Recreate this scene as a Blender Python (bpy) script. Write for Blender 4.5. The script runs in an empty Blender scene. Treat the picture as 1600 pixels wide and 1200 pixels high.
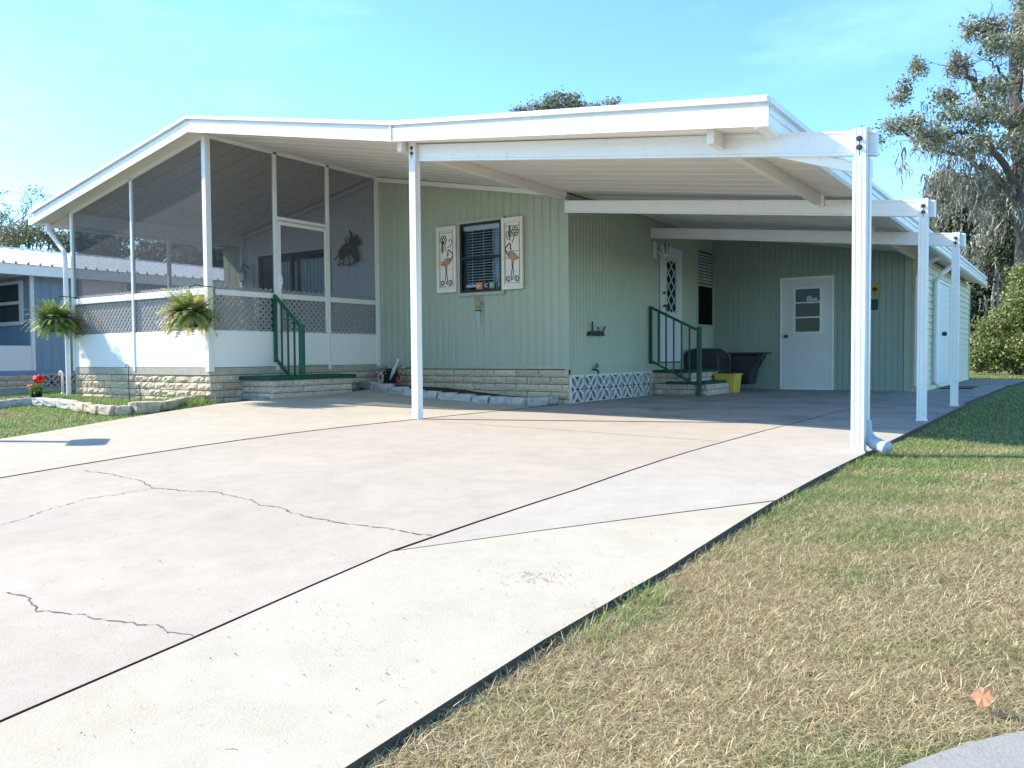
import bpy, math, random
import numpy as np
from mathutils import Vector, Matrix
random.seed(7); RNG = np.random.default_rng(11)
SC = bpy.context.scene; COL = SC.collection
# ------------------------------------------------------------------ camera
RM = np.array([[0.8225318180354019, -0.013857873021248619, 0.568550233202576],
               [0.5686667561853433, 0.03360303559277029, -0.821881351782963],
               [-0.007715486311043542, 0.9993391793351636, 0.0355200776562515]])
FPX = 1271.84; CZ = 0.70; CPOS = np.array([0., 0., CZ])
cam = bpy.data.cameras.new('camera'); camo = bpy.data.objects.new('camera', cam); COL.objects.link(camo)
cam.sensor_width = 36; cam.lens = 36 * FPX / 1600; cam.clip_end = 2000; cam.clip_start = .05
camo.matrix_world = Matrix.Translation((0, 0, CZ)) @ Matrix(RM.tolist()).to_4x4()
SC.camera = camo
def ray(px, py): return RM @ np.array([px - 800, -(py - 600), -FPX])
def onz(px, py, z): d = ray(px, py); return CPOS + d * ((z - CZ) / d[2])
def onx(px, py, x): d = ray(px, py); return CPOS + d * (x / d[0])
def ony(px, py, y): d = ray(px, py); return CPOS + d * (y / d[1])
def dep(px, py, dist): d = ray(px, py); return CPOS + d * (dist / FPX)   # real point at that depth
def G(x, y):                                                      # lie of the land
    yy = np.clip(6 - y, 0, 6); g = -.0085 * yy ** 2 - .08 * np.clip(-y, 0, 2.5)
    L = np.clip((-6.2 - x) / 3.4, 0, 1); L = L * L * (3 - 2 * L)
    return g + L * (.10 + .03 * (np.clip(y, 4, 10) - 6.85))
def hit(px, py, off=0.):
    z = 0.
    for _ in range(30):
        p = onz(px, py, z); z = .5 * z + .5 * (float(G(p[0], p[1])) + off)
    return onz(px, py, z)
# ------------------------------------------------------------------ materials
MATS = {}
def nmat(name): m = bpy.data.materials.new(name); m.use_nodes = True; MATS[name] = m; return m, m.node_tree.nodes, m.node_tree.links
def pmat(name, col, rough=.6, var=.12, scale=3., bump=0., bscale=60., spec=.4, metal=0., stretch=None, col2=None, dirt=0.):
    m, N, L = nmat(name); b = N['Principled BSDF']
    b.inputs['Roughness'].default_value = rough; b.inputs['Specular IOR Level'].default_value = spec; b.inputs['Metallic'].default_value = metal
    tc = N.new('ShaderNodeTexCoord'); mp = N.new('ShaderNodeMapping'); L.new(tc.outputs['Object'], mp.inputs[0])
    if stretch: mp.inputs['Scale'].default_value = stretch
    n = N.new('ShaderNodeTexNoise'); n.inputs['Scale'].default_value = scale; n.inputs['Detail'].default_value = 6; n.inputs['Roughness'].default_value = .65
    L.new(mp.outputs[0], n.inputs['Vector'])
    r = N.new('ShaderNodeValToRGB'); r.color_ramp.elements[0].position = .3; r.color_ramp.elements[1].position = .7
    c2 = col2 or [min(1, c * (1 + var)) for c in col]; c1 = [c * (1 - var) for c in col] if not col2 else col
    r.color_ramp.elements[0].color = (*c1, 1); r.color_ramp.elements[1].color = (*c2, 1)
    L.new(n.outputs[0], r.inputs[0]); out = r.outputs[0]
    if dirt:
        n3 = N.new('ShaderNodeTexNoise'); n3.inputs['Scale'].default_value = 14; n3.inputs['Detail'].default_value = 8; L.new(mp.outputs[0], n3.inputs['Vector'])
        r3 = N.new('ShaderNodeValToRGB'); r3.color_ramp.elements[0].position = .58; r3.color_ramp.elements[1].position = .75
        r3.color_ramp.elements[0].color = (0, 0, 0, 1); L.new(n3.outputs[0], r3.inputs[0])
        mm = N.new('ShaderNodeMath'); mm.operation = 'MULTIPLY'; mm.inputs[1].default_value = dirt; L.new(r3.outputs[0], mm.inputs[0])
        mx = N.new('ShaderNodeMixRGB'); L.new(mm.outputs[0], mx.inputs[0]); L.new(out, mx.inputs[1]); mx.inputs[2].default_value = (*[c * .45 for c in col], 1); out = mx.outputs[0]
    L.new(out, b.inputs['Base Color'])
    if bump:
        n2 = N.new('ShaderNodeTexNoise'); n2.inputs['Scale'].default_value = bscale; n2.inputs['Detail'].default_value = 5; L.new(mp.outputs[0], n2.inputs['Vector'])
        bp = N.new('ShaderNodeBump'); bp.inputs['Strength'].default_value = bump; bp.inputs['Distance'].default_value = .01
        L.new(n2.outputs[0], bp.inputs['Height']); L.new(bp.outputs[0], b.inputs['Normal'])
    return m
def colmat(name, rough=.7, bump=0., bscale=80., transl=0., spec=.3):      # colour from the per-piece attribute
    m, N, L = nmat(name); b = N['Principled BSDF']; b.inputs['Roughness'].default_value = rough; b.inputs['Specular IOR Level'].default_value = spec
    a = N.new('ShaderNodeAttribute'); a.attribute_name = 'Col'
    src = a.outputs['Color']
    if bump:
        tc = N.new('ShaderNodeTexCoord'); n2 = N.new('ShaderNodeTexNoise'); n2.inputs['Scale'].default_value = bscale; n2.inputs['Detail'].default_value = 6; L.new(tc.outputs['Object'], n2.inputs['Vector'])
        bp = N.new('ShaderNodeBump'); bp.inputs['Strength'].default_value = bump; bp.inputs['Distance'].default_value = .02
        L.new(n2.outputs[0], bp.inputs['Height']); L.new(bp.outputs[0], b.inputs['Normal'])
        hs = N.new('ShaderNodeHueSaturation'); mr = N.new('ShaderNodeMapRange'); mr.inputs[1].default_value = .3; mr.inputs[2].default_value = .7; mr.inputs[3].default_value = .72; mr.inputs[4].default_value = 1.25
        L.new(n2.outputs[0], mr.inputs[0]); L.new(mr.outputs[0], hs.inputs['Value']); L.new(src, hs.inputs['Color']); src = hs.outputs[0]
    L.new(src, b.inputs['Base Color'])
    if transl:
        t = N.new('ShaderNodeBsdfTranslucent'); L.new(src, t.inputs[0]); mx = N.new('ShaderNodeMixShader'); mx.inputs[0].default_value = transl
        L.new(b.outputs[0], mx.inputs[1]); L.new(t.outputs[0], mx.inputs[2]); L.new(mx.outputs[0], N['Material Output'].inputs[0])
    return m
WHITE = pmat('white_painted_metal', (.78, .78, .76), .35, .04, 2, dirt=.22, bump=.05, bscale=8)
OFFW = pmat('off_white_pan', (.80, .75, .67), .45, .04, 1.2, dirt=.12)
TRIM = pmat('white_frame', (.76, .75, .71), .4, .04, 3, dirt=.18)
SAGE = pmat('sage_green_siding', (.37, .415, .305), .55, .07, .8, col2=(.415, .45, .345), bump=.06, bscale=30, stretch=(1, 1, .35), dirt=.10)
SAGE2 = pmat('sage_green_trim', (.395, .43, .33), .55, .05, 2)
BLUE = pmat('blue_siding', (.18, .26, .36), .6, .1, 1.5, stretch=(1, 1, .3))
BLUED = pmat('blue_trim', (.14, .25, .38), .6, .1, 1.5)
CREAM = pmat('cream_siding', (.60, .58, .42), .5, .05, 1.5, dirt=.15)
KNEE = pmat('white_knee_panel', (.82, .80, .77), .4, .03, 1.5, dirt=.08, bump=.03, bscale=5)
BAND = pmat('tan_band', (.42, .37, .30), .7, .12, 8, dirt=.3)
LATT = pmat('white_lattice', (.86, .84, .80), .5, .06, 6)
BRICK = colmat('split_face_brick', .85, .9, 45)
MORTAR = pmat('mortar', (.14, .12, .10), .9, .2, 20)
STONE = pmat('grey_stone', (.42, .40, .37), .9, .3, 9, bump=.8, bscale=35)
STONE2 = pmat('tan_stone', (.46, .37, .27), .9, .3, 9, bump=.8, bscale=35)
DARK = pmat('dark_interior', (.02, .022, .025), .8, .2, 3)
BLACK = pmat('black_metal', (.015, .015, .017), .5, .2, 9)
COVER = pmat('black_vinyl_cover', (.025, .026, .03), .5, .2, 5, bump=.5, bscale=6)
GREEN = pmat('dark_green_paint', (.012, .10, .058), .4, .12, 7, dirt=.2)
GREEN2 = pmat('faded_dark_green_paint', (.025, .075, .058), .5, .15, 7)
TURF = pmat('green_turf_tread', (.015, .085, .045), .95, .3, 60, bump=.8, bscale=200)
DOORW = pmat('off_white_door', (.66, .66, .66), .45, .03, 2, dirt=.06)
ALU = pmat('aluminium', (.55, .56, .57), .35, .08, 8, metal=.6)
YELL = pmat('yellow_plastic', (.60, .40, .06), .5, .1, 5)
PANEL = pmat('pale_lavender_panel', (.62, .62, .66), .6, .03, 2)
CURT = pmat('pale_curtain', (.62, .70, .78), .7, .1, 3, stretch=(8, 8, .3))
BRONZE = pmat('bronze_metal', (.05, .045, .04), .5, .3, 12)
BARK = pmat('bark', (.10, .09, .08), .95, .3, 5, bump=.8, bscale=15)
BARKP = pmat('pale_bark', (.30, .27, .24), .95, .3, 5)
LEAFM = colmat('foliage', .55, 0, 0, .3, .4)
GRASSM = colmat('grass_blades', .6, 0, 0, .25, .3)
FERNM = colmat('fern_fronds', .5, 0, 0, .35, .4)
RUST = pmat('rust', (.16, .03, .015), .9, .3, 50)
METROOF = pmat('ribbed_metal_roof', (.70, .71, .72), .4, .05, 1)
CANE = pmat('white_candy_cane', (.72, .66, .60), .4, .05, 4)
RED = pmat('red_petals', (.75, .035, .02), .5, .2, 40)
SUNY = pmat('yellow_petals', (.75, .55, .12), .6, .1, 30)
CREAMP = pmat('cream_painted_board', (.80, .73, .63), .7, .07, 6, dirt=.2)
FLAM = pmat('coral_relief', (.50, .25, .13), .7, .2, 14)
LINE = pmat('dark_brown_line', (.07, .045, .03), .8, .2, 30)
ORST = pmat('orange_sticker', (.65, .2, .08), .5, .1, 30)
GRST = pmat('green_sticker', (.12, .25, .14), .5, .1, 30)
SOIL = pmat('soil', (.035, .028, .022), .95, .4, 25, bump=.9, bscale=50)
WOOD = pmat('weathered_wood', (.13, .12, .12), .8, .2, 7)
DEADL = colmat('dead_leaves', .9)
def glassmat():
    m, N, L = nmat('window_glass'); N.remove(N['Principled BSDF'])
    t = N.new('ShaderNodeBsdfTransparent'); t.inputs[0].default_value = (.75, .8, .82, 1); g = N.new('ShaderNodeBsdfGlossy'); g.inputs['Roughness'].default_value = .02
    f = N.new('ShaderNodeFresnel'); f.inputs[0].default_value = 1.55; a = N.new('ShaderNodeMath'); a.operation = 'MULTIPLY_ADD'; a.inputs[1].default_value = .33; a.inputs[2].default_value = .0; L.new(f.outputs[0], a.inputs[0])
    x = N.new('ShaderNodeMixShader'); L.new(a.outputs[0], x.inputs[0]); L.new(t.outputs[0], x.inputs[1]); L.new(g.outputs[0], x.inputs[2]); L.new(x.outputs[0], N['Material Output'].inputs[0]); return m
GLASS = glassmat()
def screenmat():
    m, N, L = nmat('insect_screen'); N.remove(N['Principled BSDF'])
    t = N.new('ShaderNodeBsdfTransparent'); g = N.new('ShaderNodeBsdfDiffuse'); g.inputs[0].default_value = (.11, .11, .115, 1)
    tc = N.new('ShaderNodeTexCoord'); n = N.new('ShaderNodeTexNoise'); n.inputs['Scale'].default_value = 55; n.inputs['Detail'].default_value = 3; L.new(tc.outputs['Object'], n.inputs['Vector'])
    mr = N.new('ShaderNodeMapRange'); mr.inputs[1].default_value = .3; mr.inputs[2].default_value = .7; mr.inputs[3].default_value = .41; mr.inputs[4].default_value = .55; L.new(n.outputs[0], mr.inputs[0])
    x = N.new('ShaderNodeMixShader'); L.new(mr.outputs[0], x.inputs[0]); L.new(t.outputs[0], x.inputs[1]); L.new(g.outputs[0], x.inputs[2]); L.new(x.outputs[0], N['Material Output'].inputs[0]); return m
SCREEN = screenmat()
def concrete(name, c1, c2, stain, sscale=.7, samt=.5, fine=.10):
    m, N, L = nmat(name); b = N['Principled BSDF']; b.inputs['Roughness'].default_value = .85; b.inputs['Specular IOR Level'].default_value = .25
    tc = N.new('ShaderNodeTexCoord'); V = tc.outputs['Object']
    def noise(s, d=6, r=.6):
        n = N.new('ShaderNodeTexNoise'); n.inputs['Scale'].default_value = s; n.inputs['Detail'].default_value = d; n.inputs['Roughness'].default_value = r; L.new(V, n.inputs['Vector']); return n.outputs[0]
    def ramp(src, a, b_, ca, cb):
        r = N.new('ShaderNodeValToRGB'); r.color_ramp.elements[0].position = a; r.color_ramp.elements[1].position = b_
        r.color_ramp.elements[0].color = (*ca, 1); r.color_ramp.elements[1].color = (*cb, 1); L.new(src, r.inputs[0]); return r.outputs[0]
    base = ramp(noise(.9, 8), .35, .65, c1, c2)
    w1 = ramp(noise(4.5, 10, .75), .38, .66, (.90, .89, .87), (1.04, 1.03, 1.02)); wm = N.new('ShaderNodeMixRGB'); wm.blend_type = 'MULTIPLY'; wm.inputs[0].default_value = 1; L.new(base, wm.inputs[1]); L.new(w1, wm.inputs[2]); base = wm.outputs[0]
    s = ramp(noise(sscale, 9, .7), .5, .72, (0, 0, 0), (samt,) * 3)
    mx = N.new('ShaderNodeMixRGB'); L.new(s, mx.inputs[0]); L.new(base, mx.inputs[1]); mx.inputs[2].default_value = (*stain, 1)
    f = ramp(noise(160, 4, .7), .3, .7, (1 - fine,) * 3, (1 + 0 * fine,) * 3)
    m2 = N.new('ShaderNodeMixRGB'); m2.blend_type = 'MULTIPLY'; m2.inputs[0].default_value = 1; L.new(mx.outputs[0], m2.inputs[1]); L.new(f, m2.inputs[2])
    sp = ramp(noise(38, 2, .5), .70, .76, (1, 1, 1), (.72, .68, .64))
    m3 = N.new('ShaderNodeMixRGB'); m3.blend_type = 'MULTIPLY'; m3.inputs[0].default_value = .6; L.new(m2.outputs[0], m3.inputs[1]); L.new(sp, m3.inputs[2])
    L.new(m3.outputs[0], b.inputs['Base Color'])
    bp = N.new('ShaderNodeBump'); bp.inputs['Strength'].default_value = .35; bp.inputs['Distance'].default_value = .006; L.new(noise(120, 5), bp.inputs['Height']); L.new(bp.outputs[0], b.inputs['Normal'])
    return m
CONC_OLD = concrete('old_pinkish_concrete', (.45, .388, .318), (.49, .42, .342), (.37, .315, .255), .7, .6)
CONC_NEW = concrete('pale_concrete', (.485, .43, .34), (.525, .468, .375), (.41, .345, .255), .7, .6)
CONC_MID = concrete('cream_grey_concrete', (.46, .41, .345), (.50, .445, .378), (.39, .335, .275))
CONC_FL = concrete('stained_shade_toned_concrete', (.34, .315, .29), (.42, .39, .36), (.13, .12, .115), 1.5, .8)  # stains, plus the carport roof's shade painted in as a darker base colour
CONC_ST = concrete('street_concrete', (.30, .295, .275), (.37, .36, .335), (.24, .21, .175), 2.5, .5, .25)
GROUND = pmat('lawn_soil', (.20, .155, .09), .95, .2, 6, col2=(.15, .14, .07), bump=.8, bscale=90)
# ------------------------------------------------------------------ mesh builder
def tag(o, label, cat, group=None, kind=None):
    if label: o['label'] = label
    if cat: o['category'] = cat
    if group: o['group'] = group
    if kind: o['kind'] = kind
    return o
def thing(name, label, cat, loc=(0, 0, 0), group=None):
    o = bpy.data.objects.new(name, None); COL.objects.link(o); o.location = loc; o.empty_display_size = .1
    return tag(o, label, cat, group)
def place(o, parent):
    COL.objects.link(o)
    if parent:
        o.parent = parent
        if parent.type == 'EMPTY': o.location = -Vector(parent.location)
    return o
class MB:
    def __init__(s): s.v = []; s.f = []; s.c = []; s.mi = []; s.cur = None; s.m = 0
    def add(s, vs, fs):
        n = len(s.v); s.v += [tuple(map(float, p)) for p in vs]; s.f += [tuple(n + i for i in f) for f in fs]
        s.c += [s.cur or (1, 1, 1)] * len(vs); s.mi += [s.m] * len(fs); return s
    def box(s, a, b):
        x0, y0, z0 = [min(a[i], b[i]) for i in range(3)]; x1, y1, z1 = [max(a[i], b[i]) for i in range(3)]
        return s.add([(x0, y0, z0), (x1, y0, z0), (x1, y1, z0), (x0, y1, z0), (x0, y0, z1), (x1, y0, z1), (x1, y1, z1), (x0, y1, z1)],
                     [(0, 3, 2, 1), (4, 5, 6, 7), (0, 1, 5, 4), (1, 2, 6, 5), (2, 3, 7, 6), (3, 0, 4, 7)])
    def bar(s, p, q, w, h, up=(0, 0, 1)):
        p = Vector(p); q = Vector(q); d = (q - p).normalized(); u = Vector(up); sd = d.cross(u).normalized(); u2 = sd.cross(d).normalized()
        sd *= w / 2; u2 *= h / 2; vs = []
        for c in (p, q): vs += [c - sd - u2, c + sd - u2, c + sd + u2, c - sd + u2]
        return s.add(vs, [(3, 2, 1, 0), (4, 5, 6, 7), (0, 1, 5, 4), (1, 2, 6, 5), (2, 3, 7, 6), (3, 0, 4, 7)])
    def prof(s, poly, p, q, sd, up):                                # extrude a 2D outline from p to q
        n = len(poly); sd = Vector(sd); up = Vector(up); vs = []
        for c in (Vector(p), Vector(q)): vs += [c + sd * a + up * b for a, b in poly]
        return s.add(vs, [tuple(reversed(range(n))), tuple(range(n, 2 * n))] + [(i, (i + 1) % n, n + (i + 1) % n, n + i) for i in range(n)])
    def tube(s, pts, r, n=8, cap=True):
        pts = [Vector(p) for p in pts]; rs = r if hasattr(r, '__len__') else [r] * len(pts); vs = []; fs = []
        ref = Vector((.13, .2, .97))
        for i, p in enumerate(pts):
            d = (pts[min(i + 1, len(pts) - 1)] - pts[max(i - 1, 0)]).normalized()
            a = d.cross(ref)
            if a.length < .05: a = d.cross(Vector((1, 0, 0)))
            a.normalize(); b = d.cross(a)
            for k in range(n): t = 2 * math.pi * k / n; vs.append(p + (a * math.cos(t) + b * math.sin(t)) * rs[i])
        for i in range(len(pts) - 1):
            for k in range(n): fs.append((i * n + k, i * n + (k + 1) % n, (i + 1) * n + (k + 1) % n, (i + 1) * n + k))
        if cap: fs += [tuple(reversed(range(n))), tuple(range((len(pts) - 1) * n, len(pts) * n))]
        return s.add(vs, fs)
    def lathe(s, c, prof, n=20):
        vs = []; fs = []
        for r, z in prof:
            for k in range(n): t = 2 * math.pi * k / n; vs.append((c[0] + r * math.cos(t), c[1] + r * math.sin(t), c[2] + z))
        for i in range(len(prof) - 1):
            for k in range(n): fs.append((i * n + k, i * n + (k + 1) % n, (i + 1) * n + (k + 1) % n, (i + 1) * n + k))
        fs += [tuple(reversed(range(n))), tuple(range((len(prof) - 1) * n, len(prof) * n))]
        return s.add(vs, fs)
    def torus(s, c, R, r, axis=(0, 1, 0), n=20, k=6):
        ax = Vector(axis).normalized(); a = ax.cross(Vector((.1, .2, 1))).normalized(); b = ax.cross(a); c = Vector(c)
        pts = [c + (a * math.cos(2 * math.pi * i / n) + b * math.sin(2 * math.pi * i / n)) * R for i in range(n + 1)]
        return s.tube(pts, r, k, False)
    def ball(s, c, r, n=10, sz=1.):
        return s.lathe(c, [(max(.001, r * math.sin(math.pi * i / n)), -r * sz * math.cos(math.pi * i / n)) for i in range(n + 1)], 12)
    def build(s, name, mat, parent=None, smooth=False, bevel=0., seg=1):
        me = bpy.data.meshes.new(name); me.from_pydata(s.v, [], s.f)
        for m in (mat if isinstance(mat, (list, tuple)) else [mat]): me.materials.append(m)
        if any(s.mi): me.polygons.foreach_set('material_index', s.mi)
        if s.cur: 
            a = me.color_attributes.new('Col', 'FLOAT_COLOR', 'POINT'); a.data.foreach_set('color', np.array([(*c, 1) for c in s.c]).ravel())
        if smooth: me.polygons.foreach_set('use_smooth', [True] * len(me.polygons))
        me.update(); o = bpy.data.objects.new(name, me); place(o, parent)
        if bevel: b = o.modifiers.new('bevel', 'BEVEL'); b.width = bevel; b.segments = seg; b.limit_method = 'ANGLE'
        return o
def fastmesh(name, V, F, C, mat, parent=None):                       # V (n,3), F list of (m,k) arrays, C (n,3)
    me = bpy.data.meshes.new(name); me.vertices.add(len(V)); me.vertices.foreach_set('co', V.ravel())
    loops = np.concatenate([f.ravel() for f in F]); tot = np.concatenate([np.full(len(f), f.shape[1]) for f in F]); st = np.concatenate([[0], np.cumsum(tot)[:-1]])
    me.loops.add(len(loops)); me.loops.foreach_set('vertex_index', loops.astype(np.int32)); me.polygons.add(len(tot))
    me.polygons.foreach_set('loop_start', st.astype(np.int32)); me.polygons.foreach_set('loop_total', tot.astype(np.int32))
    me.update(calc_edges=True); a = me.color_attributes.new('Col', 'FLOAT_COLOR', 'POINT')
    a.data.foreach_set('color', np.concatenate([C, np.ones((len(C), 1))], 1).ravel()); me.materials.append(mat); me.validate()
    return place(bpy.data.objects.new(name, me), parent)
def copy_tree(o, parent=None):
    c = o.copy(); COL.objects.link(c)
    if parent: c.parent = parent
    for ch in list(o.children): copy_tree(ch, c)
    return c
def siding(mb, o, d, n, length, z0, ztop, prof, openings=(), u0=0.):
    """vertical-rib wall; o origin xy, d direction, n outward normal, prof [(u,offset)] over one pitch"""
    pitch = prof[-1][0]; us = [(u0, 0)]; k = 0
    while us[-1][0] < length - 1e-6:
        for u, f in prof[1:]:
            us.append((min(length, u0 + k * pitch + u), f))
            if us[-1][0] >= length: break
        k += 1
    for (a, fa), (b, fb) in zip(us, us[1:]):
        if b - a < 1e-6: continue
        mid = (a + b) / 2; cuts = sorted([(q0, q1) for (p0, p1, q0, q1) in openings if p0 < mid < p1]); z = z0; iv = []
        for q0, q1 in cuts:
            if q0 > z: iv.append((z, q0))
            z = q1
        iv.append((z, None))
        for za, zb in iv:
            ta = ztop(a) if zb is None else zb; tb = ztop(b) if zb is None else zb
            P = lambda u, f, z_: (o[0] + d[0] * u + n[0] * f, o[1] + d[1] * u + n[1] * f, z_)
            mb.add([P(a, fa, za), P(b, fb, za), P(b, fb, tb), P(a, fa, ta)], [(0, 1, 2, 3)])
    return mb
def bricks(mb, o, d, n, length, ztop, courses, h=.105, l=.39, rough=.004, pal='tan', off=0.):
    d = Vector((*d, 0)); n = Vector((*n, 0)); o = Vector((*o, 0)); g = .010
    for r in range(courses):
        u = -l * ((r % 2) * .5) - off; z1 = ztop - r * h - g / 2; z0 = z1 - h + g
        while u < length:
            a = max(0, u + g / 2); b = min(length, u + l - g / 2); u += l
            if b - a < .03: continue
            t = random.random(); v = random.uniform(.88, 1.1)
            c = (.62, .50, .34) if pal == 'tan' else ((.56, .46, .36) if t < .85 else (.52, .40, .31))
            mb.cur = (c[0] * v, c[1] * v * random.uniform(.94, 1.04), c[2] * v); nx = max(2, int((b - a) / .05)); nz = 3
            vs = []; fs = []
            for j in range(nz + 1):
                for i in range(nx + 1):
                    edge = i in (0, nx) or j in (0, nz)
                    f = .004 if edge else .018 + random.uniform(-rough, rough) * 2
                    vs.append(o + d * (a + (b - a) * i / nx) + n * f + Vector((0, 0, z0 + (z1 - z0) * j / nz)))
            W_ = nx + 1
            for j in range(nz):
                for i in range(nx): fs.append((j * W_ + i, j * W_ + i + 1, (j + 1) * W_ + i + 1, (j + 1) * W_ + i))
            k = len(vs)                                             # returns to the mortar
            ring = [i for i in range(W_)] + [j * W_ + nx for j in range(1, nz + 1)] + [nz * W_ + i for i in range(nx - 1, -1, -1)] + [j * W_ for j in range(nz - 1, 0, -1)]
            for q in ring: vs.append(Vector(vs[q]) - n * .02)
            m_ = len(ring)
            for q in range(m_): fs.append((ring[q], k + q, k + (q + 1) % m_, ring[(q + 1) % m_]))
            mb.add(vs, fs)
    zb = ztop - courses * h; mb.m = 1; mb.cur = (.2, .2, .2)
    P = [o - n * .004, o + d * length - n * .004]; mb.add([P[0] + Vector((0, 0, zb)), P[1] + Vector((0, 0, zb)), P[1] + Vector((0, 0, ztop)), P[0] + Vector((0, 0, ztop))], [(0, 1, 2, 3)]); mb.m = 0
    return mb
def breeze(mb, o, d, n, count, size, z0):
    """pierced block: frame and four bowed leaves meeting in the middle"""
    d = Vector((*d, 0)); n = Vector((*n, 0)); o = Vector((*o, 0)); up = Vector((0, 0, 1))
    for k in range(count):
        c = o + d * (size * (k + .5)) + up * (z0 + size / 2); s = size / 2 - .004
        for a, b in (((-s, -s), (s, -s)), ((-s, s), (s, s)), ((-s, -s), (-s, s)), ((s, -s), (s, s))):
            mb.bar(c + d * a[0] + up * a[1] + n * .02, c + d * b[0] + up * b[1] + n * .02, .05, .028, up=n.cross((b[0] - a[0]) * d + (b[1] - a[1]) * up))
        for sx in (-1, 1):
            for bow in (-1, 1):
                pts = []
                for i in range(13):
                    t = -1 + i / 6; q = .30 * bow * abs(math.sin(math.pi * t)) * s
                    x, z = t * s, t * s * sx; nx, nz = -sx * .7071, .7071
                    pts.append(c + d * (x + nx * q) + up * (z + nz * q) + n * .02)
                for a, b in zip(pts, pts[1:]): mb.bar(a, b, .045, .034, up=n.cross(b - a))
        mb.bar(c - d * s + n * .018, c + d * s + n * .018, .03, .014, up=up) if False else None
    return mb
# ------------------------------------------------------------------ key dimensions
XC, XR, XL = -6.04, -9.79, -13.37; YW, YP, YS = 10.17, 6.85, 15.94
def soff(x): return 3.74 - .188 * abs(x - XR) if x < -6.12 else 3.05 - .163 * (x + 6.12)
ZB = .48
# ------------------------------------------------------------------ ground
SIDE = pmat('soil_stained_concrete_edge', (.085, .07, .05), .95, .3, 20, bump=.5)
def grid_surface(name, poly, mat, off, thick, step=.5, kind='structure', label=None):
    import bmesh
    bm = bmesh.new(); bm.faces.new([bm.verts.new((x, y, 0)) for x, y in poly])
    xs = [p[0] for p in poly]; ys = [p[1] for p in poly]
    for ax, lo, hi in ((0, min(xs), max(xs)), (1, min(ys), max(ys))):
        t = math.floor(lo / step) * step + step
        while t < hi:
            if -16 < t < 14:
                nrm = (1, 0, 0) if ax == 0 else (0, 1, 0); co = (t, 0, 0) if ax == 0 else (0, t, 0)
                bmesh.ops.bisect_plane(bm, geom=bm.verts[:] + bm.edges[:] + bm.faces[:], plane_co=co, plane_no=nrm)
            t += step
    if thick:
        r = bmesh.ops.extrude_face_region(bm, geom=bm.faces[:]); lower = set()
        top = [v for v in r['geom'] if isinstance(v, bmesh.types.BMVert)]; tops = set(top)
        for v in bm.verts: v.co.z = float(G(v.co.x, v.co.y)) + off - (0 if v in tops else thick)
    else:
        for v in bm.verts: v.co.z = float(G(v.co.x, v.co.y)) + off
    bmesh.ops.recalc_face_normals(bm, faces=bm.faces[:])
    if not thick:
        for f in bm.faces:
            if f.normal.z < 0: f.normal_flip()
    me = bpy.data.meshes.new(name); bm.to_mesh(me); bm.free(); me.materials.append(mat); me.materials.append(SIDE); o = bpy.data.objects.new(name, me); COL.objects.link(o); o['kind'] = kind
    if thick:
        for p in me.polygons: p.material_index = int(abs(p.normal.z) < .5)
    if label: o['label'] = label
    return o
grid_surface('lawn_ground', [(-600, -600), (600, -600), (600, 600), (-600, 600)], GROUND, -.035, 0, .5)
JX = -2.30; EX = -1.19; BX = -5.95; g_ = .007
JL = [tuple(hit(px, py)[:2]) for px, py in ((0, 1128), (300, 998), (610, 862), (900, 765), (1200, 672))]       # long joint
EL = [tuple(hit(px, py)[:2]) for px, py in ((540, 1200), (700, 1096), (850, 1000), (1040, 890), (1208, 784), (1350, 707))]   # lawn edge
JL = [(JL[0][0] + (JL[0][0] - JL[1][0]) * 1.2, JL[0][1] + (JL[0][1] - JL[1][1]) * 1.2)] + JL; EL = [(EL[0][0] + (EL[0][0] - EL[1][0]) * .9, EL[0][1] + (EL[0][1] - EL[1][1]) * .9)] + EL
JL[-1] = (JX, JL[-1][1]); EL[-1] = (EX, EL[-1][1])
sh = lambda P, dx: [(x + dx, y) for x, y in P]
KJ = JL[3]; KE = EL[5]                                               # where the diagonal joint starts and ends
grid_surface('driveway', sh(JL, -.010) + [(JX - .010, 6.26 - g_), (BX + g_, 6.72 - g_), (BX + g_, -.9)], CONC_OLD, 0, .12, label='old pinkish grey cracked concrete slab in the middle of the driveway')
grid_surface('driveway', sh(JL[:4], .010) + [KE] + EL[:5][::-1], CONC_NEW, .002, .12, label='pale concrete strip nearest the street')
grid_surface('driveway', [(KJ[0] + .014, KJ[1] + .034)] + sh(JL[4:], .010) + [(JX + .010, 8.1), (EX, 8.0), EL[-1], (KE[0], KE[1] + .042)], CONC_MID, 0, .12, label='concrete strip leading to the tall carport post')
grid_surface('driveway', [(-8.0, -1.0), (BX + .004, -.9), (BX + .004, 9.0), (-6.1, 9.2), (-9.2, 9.45), (-9.2, 6.6), (-8.15, 3.4)], CONC_NEW, .006, .12, label='pale newer concrete slab beside the porch')
grid_surface('driveway', [(BX + g_, 6.72 + g_), (JX - g_, 6.26 + g_), (JX - g_, 8.1), (BX + g_, 8.6)], CONC_OLD, 0, .12, label='old pinkish slab at the mouth of the carport')
grid_surface('carport_floor', [(BX + g_, 8.603), (JX - g_, 8.103), (JX - g_, YS + .1), (BX + g_, YS + .1)], CONC_FL, 0, .12)  # shade-toned concrete starts along the roof's shadow line
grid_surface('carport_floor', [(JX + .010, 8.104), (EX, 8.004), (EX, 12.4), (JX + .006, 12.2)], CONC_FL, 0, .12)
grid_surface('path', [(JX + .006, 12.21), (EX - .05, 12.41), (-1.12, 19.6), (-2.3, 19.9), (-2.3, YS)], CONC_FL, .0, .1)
grid_surface('path', [(-2.15, 19.92), (-1.1, 19.62), (-.9, 23.5), (-2.15, 23.5)], CONC_ST, .0, .1)
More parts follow.
